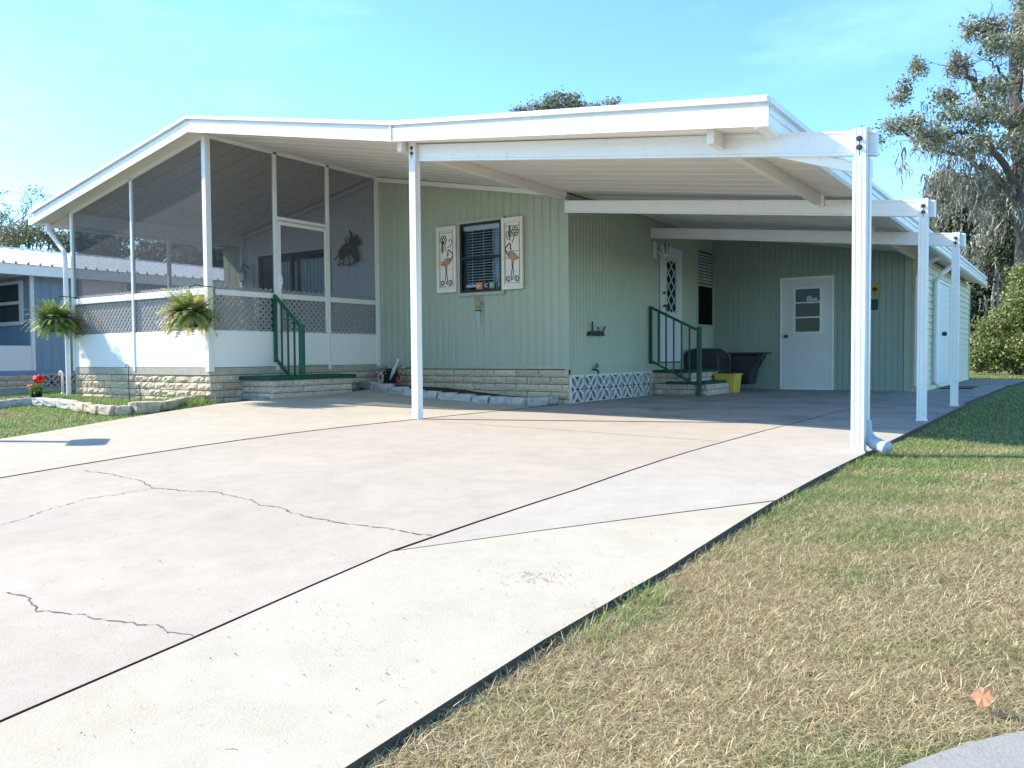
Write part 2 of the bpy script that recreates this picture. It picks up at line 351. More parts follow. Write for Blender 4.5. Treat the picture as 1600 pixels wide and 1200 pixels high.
curb = [(-1.15, .28)] + [tuple(hit(px, py)[:2]) for px, py in ((1380, 1200), (1440, 1176), (1500, 1156), (1560, 1141), (1600, 1133), (1650, 1124))] + [(.5, 3.1), (1.5, 4.1), (3.5, 5.2), (9, 6.6), (60, 12)]
curb[0] = (EL[1][0] + .12, EL[0][1] + .1)
street = [(-60, -2.5), (-8.0, -1.05), (JL[0][0], JL[0][1] - .1), (EL[0][0], EL[0][1] - .02)] + curb + [(60, -40), (-60, -40)]
grid_surface('street', street, CONC_ST, -.012, .1)
# cracks: jagged dark ribbons lying on the old slab
def crack(pts, w, seed):
    rr = random.Random(seed); P = []
    for (a, b) in zip(pts, pts[1:]):
        A = hit(*a); B = hit(*b); n = max(3, int(np.linalg.norm(B - A) / .022))
        for i in range(n): P.append(A + (B - A) * i / n)
    P.append(hit(*pts[-1])); m = MB(); J = []
    ox = oy = 0
    for p in P:
        ox = ox * .75 + rr.gauss(0, .0065); oy = oy * .75 + rr.gauss(0, .0065); J.append(np.array([p[0] + ox, p[1] + oy]))
    for a, b in zip(J, J[1:]):
        d = b - a; L = np.hypot(*d) + 1e-6; nn = np.array([-d[1], d[0]]) / L * w * rr.uniform(.15, 1.2) / 2
        q = [a - nn, b - nn, b + nn, a + nn]; m.add([(x, y, float(G(x, y)) + .002) for x, y in q], [(0, 1, 2, 3)])
    o = m.build('driveway_crack', DARKC); o['kind'] = 'structure'
DARKC = pmat('crack_shadow_dirt', (.14, .125, .11), .95, .3, 30)
crack([(130, 735), (180, 743), (218, 750), (242, 762), (290, 767), (335, 769), (380, 781), (425, 792), (470, 805), (520, 815), (575, 823), (622, 831), (668, 836)], .009, 1)
crack([(242, 762), (190, 772), (140, 780), (95, 792), (55, 805), (0, 822)], .008, 2)
crack([(0, 927), (48, 934), (66, 950), (90, 957), (140, 962), (190, 965), (230, 972), (265, 985), (304, 994)], .007, 3)
# ------------------------------------------------------------------ manufactured home
home = thing('manufactured_home', 'sage green ribbed mobile home with a white low gable roof behind the porch and carport', 'house', (XC, YW, 0))
PF = [(0, 0), (.082, 0), (.098, -.016), (.124, -.016), (.14, 0)]
PS = [(0, 0), (.02, .007), (.045, .007), (.058, -.006), (.072, -.012), (.086, -.006), (.1, 0)]
PG = [(0, 0), (.088, 0), (.094, -.010), (.103, -.010), (.109, 0), (.19, 0), (.195, -.009), (.203, -.009), (.208, 0)]
w = MB()
# front wall, with the window opening (u from XR)
wu = lambda x: x - XR
siding(w, (XR, YW), (1, 0), (0, -1), XC - XR, ZB + .05, lambda u: soff(XR + u) - .02, PF, [(wu(-8.0), wu(-7.2), 1.68, 2.76)])
w.build('front_wall', SAGE, home)
w = MB(); siding(w, (XC, YW), (0, 1), (1, 0), YS - YW, ZB + .05, lambda u: soff(XC) - .02, PS, [(13.33 - YW, 14.22 - YW, ZB, 2.58), (15.05 - YW, 15.90 - YW, 1.27, 2.70)])
w.build('side_wall', SAGE, home)
w = MB(); siding(w, (-14.02, YW), (1, 0), (0, -1), .58, .3, lambda u: soff(-14.02 + u) - .02, [(0, 0), (.16, 0), (.175, -.015), (.20, -.015), (.215, 0)])
w.box((-14.02, YW + .02, .1), (-14.0, 24, 2.94)); w.box((-14.0, 23.98, .1), (XC, 24, 2.95)); w.box((-14.02, YW + .004, .2), (-13.4, YW + .016, 2.9)); w.build('rear_wall', SAGE, home)
w = MB(); siding(w, (-13.44, YW - .004), (1, 0), (0, -1), XR + 13.44, .45, lambda u: soff(-13.44 + u) - .02, [(0, 0), (.19, 0), (.196, -.006), (.204, -.006), (.21, 0)], [(.55, 2.45, .5, 2.62)])
w.build('porch_wall', PANEL, home)
# trims
w = MB()
w.box((XC - .05, YW - .02, ZB), (XC + .022, YW + .05, 2.93)); w.box((XR, YW - .022, ZB + .01), (XC - .05, YW + .0, ZB + .06)); w.box((XC, YW + .05, ZB - .09), (XC + .016, YS, ZB + .06))
w.build('corner_trim', SAGE2, home)
w = MB(); w.bar((XR, YW - .03, soff(XR) - .05), (XC, YW - .03, soff(XC) - .04), .03, .07); w.box((XR - .02, YW - .035, ZB + .02), (XR + .03, YW + .02, 3.7)); w.build('wall_header_trim', TRIM, home)
w = MB(); w.box((-13.47, YW - .05, .5), (-13.40, YW - .006, 2.98)); w.bar((-13.4, YW - .03, soff(-13.4) - .06), (XR, YW - .03, soff(XR) - .06), .03, .08); w.bar((-14.0, YW - .03, soff(-14.) - .04), (-13.47, YW - .03, soff(-13.47) - .04), .03, .08); w.build('porch_wall_trim', PANEL, home)
# skirts
w = MB(); w.cur = (.4, .3, .2); bricks(w, (XR, YW), (1, 0), (0, -1), XC - XR, ZB + .0, 6, h=.108, l=.405); w.build('brick_skirt', [BRICK, MORTAR], home)
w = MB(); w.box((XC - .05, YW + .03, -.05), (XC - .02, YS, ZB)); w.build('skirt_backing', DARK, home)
w = MB(); breeze(w, (XC - .02, YW + .03), (0, 1), (1, 0), 7, .405, -.015); w.build('breeze_block_skirt', pmat('breeze_block', (.66, .65, .63), .85, .1, 8, dirt=.2), home)
# windows ------------------------------------------------------
def blinds(mb, a, b, nrm, z0, z1, pitch, depth=.03, dp=.012):
    z = z0
    a = Vector((*a, 0)); b = Vector((*b, 0)); n = Vector((*nrm, 0))
    while z < z1:
        mb.add([a + Vector((0, 0, z)), b + Vector((0, 0, z)), b + n * depth + Vector((0, 0, z - .012)), a + n * depth + Vector((0, 0, z - dp)),
                a + Vector((0, 0, z + .002)), b + Vector((0, 0, z + .002)), b + n * depth + Vector((0, 0, z - dp + .002)), a + n * depth + Vector((0, 0, z - dp + .002))], [(0, 1, 2, 3), (7, 6, 5, 4), (3, 2, 6, 7)])
        z += pitch
x0, x1, z0, z1 = -8.0, -7.2, 1.68, 2.76
w = MB(); w.box((x0 - .05, YW - .03, z0 - .05), (x0, YW, z1 + .05)); w.box((x1, YW - .03, z0 - .05), (x1 + .05, YW, z1 + .05)); w.box((x0, YW - .03, z1), (x1, YW, z1 + .05)); w.box((x0, YW - .035, z0 - .05), (x1, YW + .01, z0))
win = w.build('window', SAGE2, home)
w = MB()
for a, b in (((x0, z0), (x0 + .035, z1)), ((x1 - .035, z0), (x1, z1)), ((x0 + .035, z0), (x1 - .035, z0 + .04)), ((x0 + .035, z1 - .035), (x1 - .035, z1)), ((x0 + .035, 2.20), (x1 - .035, 2.235))):
    w.box((a[0], YW - .022, a[1]), (b[0], YW + .02, b[1]))
w.build('frame', BLACK, win)
w = MB(); w.add([(x0, YW + .005, z0), (x1, YW + .005, z0), (x1, YW + .005, z1), (x0, YW + .005, z1)], [(0, 1, 2, 3)]); w.build('pane', GLASS, win)
w = MB(); blinds(w, (x0 + .07, YW + .07), (x1 - .02, YW + .07), (0, -1), z0 + .16, z1 - .09, .043, .022); w.box((x0 + .03, YW + .04, z1 - .10), (x1 - .02, YW + .09, z1 - .03)); w.box((x0 + .07, YW + .045, z0 + .09), (x1 - .32, YW + .075, z0 + .13))
for xx in (x0 + .2, x0 + .42, x1 - .12): w.box((xx, YW + .04, z0 + .12), (xx + .004, YW + .043, z1 - .05))
w.build('blind', pmat('white_blind', (.72, .76, .8), .5, .04, 4), win)
w = MB()
for i in range(9): w.box((x1 - .27 + i * .03, YW + .12 + .015 * (i % 2), z0 + .05), (x1 - .245 + i * .03, YW + .14 + .015 * (i % 2), z1))
w.build('curtain', pmat('blue_grey_curtain', (.33, .42, .52), .8, .1, 5), win)
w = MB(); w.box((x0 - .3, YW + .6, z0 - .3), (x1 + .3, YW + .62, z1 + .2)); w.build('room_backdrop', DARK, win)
for k, (a, mt, cl) in enumerate(((-.50, ORST, 'orange square sticker'), (-.355, BLACK, 'dark sticker with pale print'), (-.245, GRST, 'green square sticker'), (-.10, BLACK, 'round dark sticker with pale mark'))):
    s_ = MB(); xa = x1 + a; zz = z0 + .10
    if k < 3: s_.box((xa, YW - .001, zz - .052), (xa + (.12 if k == 0 else .10), YW + .001, zz + .052))
    else: s_.prof([(.05 * math.cos(t * .4488), .05 * math.sin(t * .4488)) for t in range(14)], (xa + .04, YW - .001, zz), (xa + .04, YW + .001, zz), (1, 0, 0), (0, 0, 1))
    so = s_.build('sticker', mt, win); so['label'] = cl
    s_ = MB()
    for q in range(3): s_.box((xa + .02, YW - .004, zz - .026 + q * .022), (xa + .05 + .03 * ((q + k) % 2), YW - .002, zz - .018 + q * .022))
    s_.build('print', CREAMP, so) if False else None
    pr = s_.build('sticker_print', CREAMP, win)
# side window and louvre
y0, y1, z0, z1 = 15.05, 15.88, 1.27, 2.70
w = MB()
for a, b in (((y0 - .04, z0 - .05), (y0, z1 + .04)), ((y1, z0 - .05), (y1 + .04, z1 + .04)), ((y0, z1), (y1, z1 + .04)), ((y0, z0 - .05), (y1, z0)), ((y0, 2.02), (y1, 2.06))): w.box((XC - .01, a[0], a[1]), (XC + .03, b[0], b[1]))
win2 = w.build('window', SAGE2, home)
w = MB(); w.add([(XC - .02, y0, z0), (XC - .02, y1, z0), (XC - .02, y1, z1), (XC - .02, y0, z1)], [(0, 1, 2, 3)]); w.build('pane', GLASS, win2)
w = MB(); blinds(w, (XC + .004, y0 + .02), (XC + .004, y1 - .1), (1, 0), 2.13, z1 - .01, .06, .02, .048); w.build('blind', pmat('grey_blind', (.5, .52, .54), .6, .05, 4), win2)
w = MB(); blinds(w, (XC - .1, y0 + .02), (XC - .1, y1 - .02), (1, 0), z0 + .02, 2.02, .05, .04); w.build('dark_blind', DARK, win2)
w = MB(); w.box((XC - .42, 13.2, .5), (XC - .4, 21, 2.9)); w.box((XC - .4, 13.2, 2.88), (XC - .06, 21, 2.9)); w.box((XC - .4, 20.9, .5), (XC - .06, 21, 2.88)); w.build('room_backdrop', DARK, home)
# side door
y0, y1, z0, z1 = 13.33, 14.22, .56, 2.58
w = MB(); w.box((XC - .02, y0, z0 + .0), (XC + .02, y1, 1.42)); w.box((XC - .02, y0, 1.42), (XC + .02, y0 + .2, z1)); w.box((XC - .02, y1 - .2, 1.42), (XC + .02, y1, z1)); w.box((XC - .02, y0 + .2, 2.40), (XC + .02, y1 - .2, z1))
w.box((XC + .02, y0 - .035, z0), (XC + .035, y0 + .015, z1 + .03)); w.box((XC + .02, y1 - .015, z0), (XC + .035, y1 + .035, z1 + .03)); w.box((XC + .02, y0 + .015, z1 - .01), (XC + .034, y1 - .015, z1 + .03))
door = w.build('door', DOORW, home); door['label'] = 'white side door with a diamond grille'
w = MB(); ya, yb, za, zb = y0 + .2, y1 - .2, 1.42, 2.40
w.add([(XC, ya, za), (XC, yb, za), (XC, yb, zb), (XC, ya, zb)], [(0, 1, 2, 3)]); w.build('pane', GLASS, door)
w = MB(); w.box((XC - .03, ya, za), (XC - .015, yb, zb)); w.build('pane_backing', DARK, door)
w = MB(); hh = (zb - za) / 4; ww = yb - ya
for k in range(4):
    zc = za + hh * k
    for (a, b) in (((ya, zc + hh / 2), (ya + ww / 4 * 1, zc + hh)), ):
        pass
    for i in range(2):
        yy = ya + i * ww / 2
        for (p, q) in (((yy, zc + hh / 2), (yy + ww / 4, zc + hh)), ((yy + ww / 4, zc + hh), (yy + ww / 2, zc + hh / 2)), ((yy + ww / 2, zc + hh / 2), (yy + ww / 4, zc)), ((yy + ww / 4, zc), (yy, zc + hh / 2))):
            w.bar((XC + .024, p[0], p[1]), (XC + .024, q[0], q[1]), .018, .014, up=(1, 0, 0))
for a, b in (((ya, za), (ya + .03, zb)), ((yb - .03, za), (yb, zb)), ((ya, za), (yb, za + .03)), ((ya, zb - .03), (yb, zb))): w.box((XC + .021, a[0], a[1]), (XC + .032, b[0], b[1]))
w.build('grille', DOORW, door)
w = MB(); w.ball((XC + .07, y0 + .09, 1.55), .03); w.tube([(XC + .02, y0 + .09, 1.55), (XC + .06, y0 + .09, 1.55)], .014); w.build('handle', BRONZE, door, True); w = MB(); w.ball((XC + .05, y0 + .09, 1.78), .024); w.build('deadbolt', BRONZE, door, True)
w = MB(); w.tube([(XC + .035, y0 + .2, 1.50), (XC + .06, y0 + .25, 1.47), (XC + .06, y0 + .32, 1.5)], .012); w.ball((XC + .05, y0 + .26, 1.53), .035); w.build('door_ornament', BRONZE, door, True)
# sliding door in the porch
xa, xb, za, zb = -12.89, -10.99, .55, 2.62
w = MB()
for a, b in (((xa, za), (xa + .06, zb)), ((xb - .05, za), (xb, zb)), ((xa, zb - .06), (xb, zb)), ((-11.98, za), (-11.93, zb))): w.box((a[0], YW - .05, a[1]), (b[0], YW + .02, b[1]))
sd = w.build('sliding_door', BLACK, home); sd['label'] = 'dark framed sliding door inside the porch'
w = MB(); w.add([(xa, YW - .01, za), (xb, YW - .01, za), (xb, YW - .01, zb), (xa, YW - .01, zb)], [(0, 1, 2, 3)]); w.build('pane', GLASS, sd)
w = MB(); 
for i in range(36):
    xx = xa + .24 + i * .046
    if .92 < xx - xa < .98: continue
    w.box((xx, YW + .10 + .012 * (i % 2), za), (xx + .044, YW + .11 + .012 * (i % 2), zb - .12))
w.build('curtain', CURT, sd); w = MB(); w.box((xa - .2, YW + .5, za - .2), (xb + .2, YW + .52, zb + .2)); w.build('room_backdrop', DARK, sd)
w = MB(); w.box((xa - .06, YW - .03, zb), (xb + .06, YW - .01, zb + .05)); w.box((xa - .06, YW - .03, za), (xa, YW - .01, zb)); w.box((xb, YW - .03, za), (xb + .06, YW - .01, zb)); w.build('casing', PANEL, sd)
# roof --------------------------------------------------------
def pans(mb, xa, xb, yf, yb, zfun, pitch=.305, skew=0., thick=.07):
    """ribbed pan underside running down the slope, flat top"""
    ya, yb_ = yf(xa), yf(xb); n = int((yb - ya) / pitch) + 1; prof = []
    for k in range(n):
        b = k * pitch; prof += [(b, 0), (b + .265, 0), (b + .272, .035), (b + .293, .035), (b + .300, 0)]
    za, zb = zfun(xa), zfun(xb); vs = []
    for u, h in prof: vs += [(xa, ya + u, za + h), (xb, yb_ + u, zb + h)]
    fs = [(2 * i, 2 * i + 1, 2 * i + 3, 2 * i + 2) for i in range(len(prof) - 1)]; mb.add(vs, fs)
    L = prof[-1][0]
    mb.add([(xa, ya, za + thick), (xb, yb_, zb + thick), (xb, yb_ + L, zb + thick), (xa, ya + L, za + thick), (xa, ya, za), (xb, yb_, zb), (xb, yb_ + L, zb), (xa, ya + L, za)], [(0, 3, 2, 1)[::-1], (4, 5, 1, 0), (3, 2, 6, 7), (0, 4, 7, 3), (1, 2, 6, 5)])
YF = 6.60
yf0 = lambda x: YF; yfc = lambda x: YF - .165 * (x + 6.12)
w = MB(); pans(w, -14.08, XR, yf0, 24.2, soff); pans(w, XR, -6.12, yf0, 24.2, lambda x: 3.74 - .188 * abs(x - XR)); roof = w.build('roof', OFFW, home)
FP = [(0, -.03), (-.018, -.03), (-.018, .008), (-.012, .012), (-.018, .016), (-.018, .060), (-.012, .064), (-.018, .068), (-.018, .115), (.012, .120), (.012, .138), (-.048, .142), (-.048, .185), (0, .185)]
def fascia(mb, p, q, out, prof=FP):
    mb.prof(prof, p, q, [-c for c in out], (0, 0, 1))
w = MB(); fascia(w, (-14.10, YF, soff(-14.08)), (XR, YF, soff(XR)), (0, -1, 0)); fascia(w, (XR, YF, soff(XR)), (-6.12, YF, 3.05), (0, -1, 0)); w.build('rake_fascia', WHITE, home)
w = MB(); w.box((-14.22, YF - .02, 2.90), (-14.08, 24.2, 2.925)); w.box((-14.22, YF - .02, 2.925), (-14.195, 24.2, 3.03)); w.box((-14.10, YF, 2.925), (-14.08, 24.2, 3.10)); w.build('gutter', WHITE, home)
w = MB(); w.prof([(-.055, .09), (.055, .09), (.05, 0), (-.05, 0)], (-13.95, YF + .12, 2.88), (-13.95, YF + .19, 2.88), (1, 0, 0), (0, 0, -1))
w.tube([(-13.97, YF + .16, 2.92), (-13.93, YF + .16, 2.80), (-13.70, YF + .18, 2.60), (-13.50, YF + .18, 2.44), (-13.46, YF + .18, 2.32), (-13.46, YF + .18, .1)], .036, 8); w.build('downspout', WHITE, home, False)
# ------------------------------------------------------------------ screened porch
porch = thing('screened_porch', 'white framed screened porch with lattice rail and white lower panels in front of the home', 'porch', (XR, YP, 0))
yp = [6.90, 8.00, 9.03, 10.14]
def post(mb, x, y, z0, z1, wx=.05, wy=.05): mb.box((x - wx / 2, y - wy / 2, z0), (x + wx / 2, y + wy / 2, z1))
for x, y, a, b in ((XL + .02, YP, .06, .06), (-11.62, YP, .045, .05), (XR, YP, .085, .085), (XR, 8.00, .05, .06), (XR, 9.03, .05, .06), (XR, 10.12, .045, .05), (XL + .02, 8.55, .05, .06), (XL + .02, 10.10, .05, .05)):
    w = MB(); post(w, x, y, .50, soff(x) - .01, a, b); w.build('post', TRIM, porch, bevel=.004)
w = MB(); w.box((XL, YP - .02, 1.565), (-11.65, YP + .015, 1.655)); w.box((-11.60, YP - .02, 1.565), (XR - .05, YP + .015, 1.655))
for a, b in zip(yp, yp[1:]): w.box((XR - .015, a + .04, 1.565), (XR + .02, b - .04, 1.645))
w.box((XL, 6.9, 1.565), (XL + .035, 10.1, 1.645)); w.build('rail', TRIM, porch, bevel=.004)
w = MB(); w.bar((XL, YP, soff(XL) - .03), (XR - .04, YP, soff(XR) - .03), .05, .055); w.bar((XR, YP, soff(XR) - .025), (XR, YW, soff(XR) - .025), .05, .05); w.box((XL, YP + .03, 2.84), (XL + .04, YW - .02, 3.05)); w.build('header', TRIM, porch)
def lattice(mb, o, d, n, L, z0, z1, pitch=.068, sw=.036, thick=.006):
    d = Vector((*d, 0)); n = Vector((*n, 0)); o = Vector((*o, 0)); H = z1 - z0; p = pitch * 1.4142
    for s, off in ((1, 0), (-1, thick)):
        c = -H if s == 1 else 0
        c = math.floor(c / p) * p
        while c < L + H:
            # line u = c + s*t (t=height), clipped to 0..L
            t0, t1 = 0., H
            if s == 1: t0 = max(t0, -c); t1 = min(t1, L - c)
            else: t0 = max(t0, c - L); t1 = min(t1, c)
            if t1 - t0 > .01:
                P = lambda t: o + d * (c + s * t) + Vector((0, 0, z0 + t)) + n * off
                mb.bar(P(t0), P(t1), thick, sw, up=(P(t1) - P(t0)).cross(n))
            c += p
for o, d, n, L in (((XL + .05, YP + .03), (1, 0), (0, 1), -11.65 - XL - .05), ((-11.59, YP + .03), (1, 0), (0, 1), XR - .05 + 11.59), ((XR - .035, 6.93), (0, 1), (-1, 0), 1.02), ((XR - .035, 8.04), (0, 1), (-1, 0), .95), ((XR - .035, 9.08), (0, 1), (-1, 0), 1.0), ((XL + .05, 6.95), (0, 1), (1, 0), 3.1)):
    w = MB(); lattice(w, o, d, n, L, 1.075, 1.70); w.build('lattice_panel', LATT, porch)
for a, b in (((XL, YP - .012, .56), (XR - .01, YP + .012, 1.08)), ((XR - .012, YP + .015, .56), (XR + .012, 7.99, 1.075)), ((XR - .010, 8.0, .56), (XR + .012, 9.02, 1.07)), ((XR - .012, 9.04, .56), (XR + .012, YW - .02, 1.065)), ((XL - .01, YP + .015, .4), (XL + .01, YW - .02, 1.08))):
    w = MB(); w.box(a, b); w.build('lower_panel', KNEE, porch, bevel=.003)
w = MB(); w.box((XL, YP - .012, .455), (XR + .014, YP + .02, .555)); w.box((XR - .01, YP + .02, .455), (XR + .014, YW - .02, .552)); w.build('sill_band', BAND, porch)
w = MB(); w.cur = (.5, .4, .3); bricks(w, (XL, YP + .01), (1, 0), (0, -1), XR - XL + .0, .45, 4, rough=.007, l=.345); bricks(w, (XR, YP + .01), (0, 1), (1, 0), YW - YP - .01, .45, 4, rough=.004, l=.40, pal='tan2'); w.build('brick_base', [BRICK, MORTAR], porch)
w = MB(); w.box((XL + .02, YP + .05, .30), (XR - .03, YW - .03, .50)); w.build('porch_floor', WOOD, porch)
# screens, thin mesh panels in each bay
def quad(vs, name, mat, parent): m = MB(); m.add(vs, [(0, 1, 2, 3)]); return m.build(name, mat, parent)
for a, b in ((XL + .04, -11.64), (-11.6, XR - .04)): quad([(a, YP - .002, 1.08), (b, YP - .002, 1.08), (b, YP - .002, soff(b) - .04), (a, YP - .002, soff(a) - .04)], 'screen', SCREEN, porch)
for k, (a, b) in enumerate(zip(yp, yp[1:])):
    top = soff(XR) - .04
    if k == 1: quad([(XR, a, 2.76), (XR, b, 2.76), (XR, b, top), (XR, a, top)], 'screen', SCREEN, porch)
    else: quad([(XR, a, 1.08), (XR, b, 1.08), (XR, b, top), (XR, a, top)], 'screen', SCREEN, porch)
for a, b in ((6.9, 8.53), (8.57, 10.1)): quad([(XL + .02, a, 1.08), (XL + .02, b, 1.08), (XL + .02, b, 2.86), (XL + .02, a, 2.86)], 'screen', SCREEN, porch)
w = MB(); w.box((XR - .02, 8.02, 2.735), (XR + .022, 9.01, 2.785)); w.build('door_header', TRIM, porch)
w = MB()
for a, b in (((8.03, 1.08), (8.085, 2.72)), ((8.955, 1.08), (9.0, 2.72)), ((8.085, 2.665), (8.955, 2.72)), ((8.03, .57), (9.0, .60))): w.box((XR - .005, a[0], a[1]), (XR + .028, b[0], b[1]))
pd = w.build('screen_door', TRIM, porch, bevel=.003); quad([(XR + .01, 8.08, 1.08), (XR + .01, 8.96, 1.08), (XR + .01, 8.96, 2.68), (XR + .01, 8.08, 2.68)], 'screen', SCREEN, pd)
w = MB(); w.box((XR + .028, 8.045, 1.72), (XR + .05, 8.075, 1.92)); w.tube([(XR + .04, 8.06, 1.76), (XR + .08, 8.06, 1.80), (XR + .08, 8.06, 1.86), (XR + .04, 8.06, 1.90)], .008); w.build('handle', WHITE, pd)
# porch furniture silhouette, wall art, lamp
w = MB(); fish = thing('heron_wall_sculpture', 'dark metal sculpture of wading birds with raised wings hanging inside the porch', 'wall art', (-10.5, YW - .03, 2.2))
def P_(px, py): p = ony(px, py, YW - .05); return (p[0], p[1], p[2])
def flat(mb, pts, y, t=.012): mb.prof([(p[0], p[1]) for p in pts], (0, y - t, 0), (0, y, 0), (1, 0, 0), (0, 0, 1))
def zz(px, py, y=YW - .05): p = ony(px, py, y); return (p[0], p[2])
flat(w, [zz(*p) for p in ((529, 393), (536, 383), (543, 379), (550, 381), (557, 387), (561, 401), (559, 410), (552, 403), (546, 396), (540, 400), (534, 406), (530, 402))], YW - .05)
flat(w, [zz(*p) for p in ((545, 381), (549, 370), (547, 359), (551, 364), (553, 372), (560, 366), (560, 371), (564, 380), (556, 386), (550, 386))], YW - .064)
w.build('wing_body', BRONZE, fish)
w = MB()
for pts in (((541, 383), (540, 374), (543, 370), (545, 373), (541, 377)), ((527, 415), (535, 412), (545, 415), (555, 410), (561, 405)), ((532, 405), (530, 416)), ((545, 398), (547, 414)), ((555, 402), (553, 411)), ((524, 406), (528, 400), (533, 396)), ((538, 402), (537, 414)), ((550, 404), (556, 400))):
    w.tube([(a, YW - .06, b) for a, b in [zz(*p) for p in pts]], .010, 5)
w.build('neck_and_reeds', BRONZE, fish)
lamp = thing('porch_wall_lamp', 'small curly metal wall lamp at the far end inside the porch', 'wall lamp', (-13.2, YW, 2.3))
w = MB(); w.tube([(-13.2, YW - .03, 2.42), (-13.2, YW - .15, 2.5), (-13.17, YW - .2, 2.42), (-13.17, YW - .2, 2.36)], .012); w.build('bracket', BRONZE, lamp)
w = MB(); w.box((-13.26, YW - .03, 2.0), (-13.08, YW - .012, 2.5)); w.build('back_plate', PANEL, lamp)
w = MB(); w.lathe((-13.15, YW - .2, 2.13), [(.03, 0), (.07, .03), (.075, .18), (.09, .2), (.02, .27)], 10); w.build('lantern', ALU, lamp)
# ------------------------------------------------------------------ carport
cp = thing('carport', 'white aluminium attached carport roof on slim white posts over the driveway', 'carport', (-1.25, 6.12, 0))
w = MB(); pans(w, -6.12, -1.93, yfc, 23.5, lambda x: 3.05 - .163 * (x + 6.12)); w.build('roof', OFFW, cp)
F1 = (-1.93, yfc(-1.93), 3.05 - .163 * (-1.93 + 6.12))
def FPs(k): return [(a, b) for a, b in FP]
w = MB(); nrm = Vector((-.165, -1, 0)).normalized(); fascia(w, (-6.12, YF, 3.05), (F1[0] + .11, yfc(F1[0] + .11), F1[2] - .018), nrm); w.box((-6.128, YF - .034, 3.015), (-6.108, YF + .01, 3.24)); w.build('front_fascia', WHITE, cp)
GP = [(0, -.045), (-.075, -.045), (-.095, -.02), (-.095, .045), (-.105, .05), (-.105, .07), (-.07, .075), (-.07, .13), (-.10, .14), (-.10, .185), (0, .185)]
w = MB(); w.prof(GP, (F1[0] - .0, F1[1] - .012, F1[2]), (F1[0], 23.6, F1[2]), (-1, 0, 0), (0, 0, 1)); w.build('eave_gutter', WHITE, cp)
POST = [(-.043, -.043), (-.024, -.043), (-.022, -.038), (-.016, -.038), (-.014, -.043), (.014, -.043), (.016, -.038), (.022, -.038), (.024, -.043), (.043, -.043), (.043, -.02), (.039, -.018), (.039, .018), (.043, .02), (.043, .043), (-.043, .043)]
def carpost(x, y, ztop, ang, lab, bolts=True):
    w = MB(); c, s = math.cos(ang), math.sin(ang); w.prof(POST, (x, y, float(G(x, y)) - .01), (x, y, ztop), (c, s, 0), (-s, c, 0))
    w.box((x - .05, y - .05, float(G(x, y)) - .01), (x + .05, y + .05, float(G(x, y)) + .012)); o = w.build('post', WHITE, cp); o['label'] = lab
    for dz in ((.075, .135) if bolts else ()):
        b = MB(); r = MB(); p = Vector((x, y, ztop - dz)) + Vector((s, -c, 0)) * .044; q = p + Vector((s, -c, 0)) * .016; b.tube([p, q], .013, 8); b.tube([p, p + Vector((s, -c, 0)) * .004], .02, 10)
        r.bar(p + Vector((0, 0, -.015)) + Vector((s, -c, 0)) * .0005, p + Vector((0, 0, -.055)) + Vector((s, -c, 0)) * .0005, .005, .002, up=(s, -c, 0))
        bo = b.build('bolt', BRONZE, o); r.build('rust_streak', RUST, o)
    return o
A_ = math.atan(-.15)
P1, P2, P3, P4 = (-5.98, 6.80), (-1.25, 6.10), (-1.28, 9.20), (-1.28, 11.91)
carpost(*P1, 3.04, A_ * 0, 'white post at the left front corner of the carport'); carpost(*P2, 2.255, 0, 'tall white post nearest the camera'); carpost(*P3, 2.245, 0, 'second white post on the lawn side'); carpost(*P4, 2.23, 0, 'farthest white post on the lawn side')
def beam(p, q, h=.17, t=.055):
    w = MB(); P = Vector(p); Q = Vector(q); pf = [(-t / 2, -h / 2), (t / 2, -h / 2), (t / 2, h / 2), (-t / 2, h / 2)]
    d = (Q - P).normalized(); sd = d.cross(Vector((0, 0, 1))).normalized(); up = Vector((0, 0, 1))
    pf = [(t / 2, -h / 2), (t / 2, -h / 2 + .018), (t / 2 - .008, -h / 2 + .024), (t / 2 - .008, h / 2 - .024), (t / 2, h / 2 - .018), (t / 2, h / 2), (-t / 2, h / 2), (-t / 2, -h / 2)]
    w.prof(pf, P, Q, sd, up); return w.build('beam', WHITE, cp, bevel=.0)
def bm_line(P, Q, zp, zq, h, extra):
    d = Vector((Q[0] - P[0], Q[1] - P[1], zq - zp)); e = d.normalized() * extra; q = Vector((Q[0], Q[1], zq)) + e; return beam((P[0], P[1], zp), q, h)
bm_line((P1[0] + .045, P1[1] + .03), (P2[0], P2[1] + .075), 3.00 - .085, 2.255 - .085, .175, .10)
bm_line((XC + .025, YW - .10), (P3[0], P3[1] + .075), 2.895 - .085, 2.245 - .085, .17, .10)
bm_line((XC + .025, 12.93), (P4[0], P4[1] + .075), 2.86 - .085, 2.23 - .085, .17, .10)
w = MB(); w.bar((-6.09, YF + .08, soff(-6.05) - .055), (-6.09, YW + .0, soff(-6.05) - .055), .06, .11); w.build('stringer', OFFW, cp)
for a, b in ((yfc(-2.35) + .10, 9.28), (9.40, 12.0), (12.16, YS - .02)): w = MB(); w.bar((-2.33, a, 3.05 - .163 * (-2.33 + 6.12) - .06), (-2.33, b, 3.05 - .163 * (-2.33 + 6.12) - .06), .055, .12); w.build('stringer', OFFW, cp)
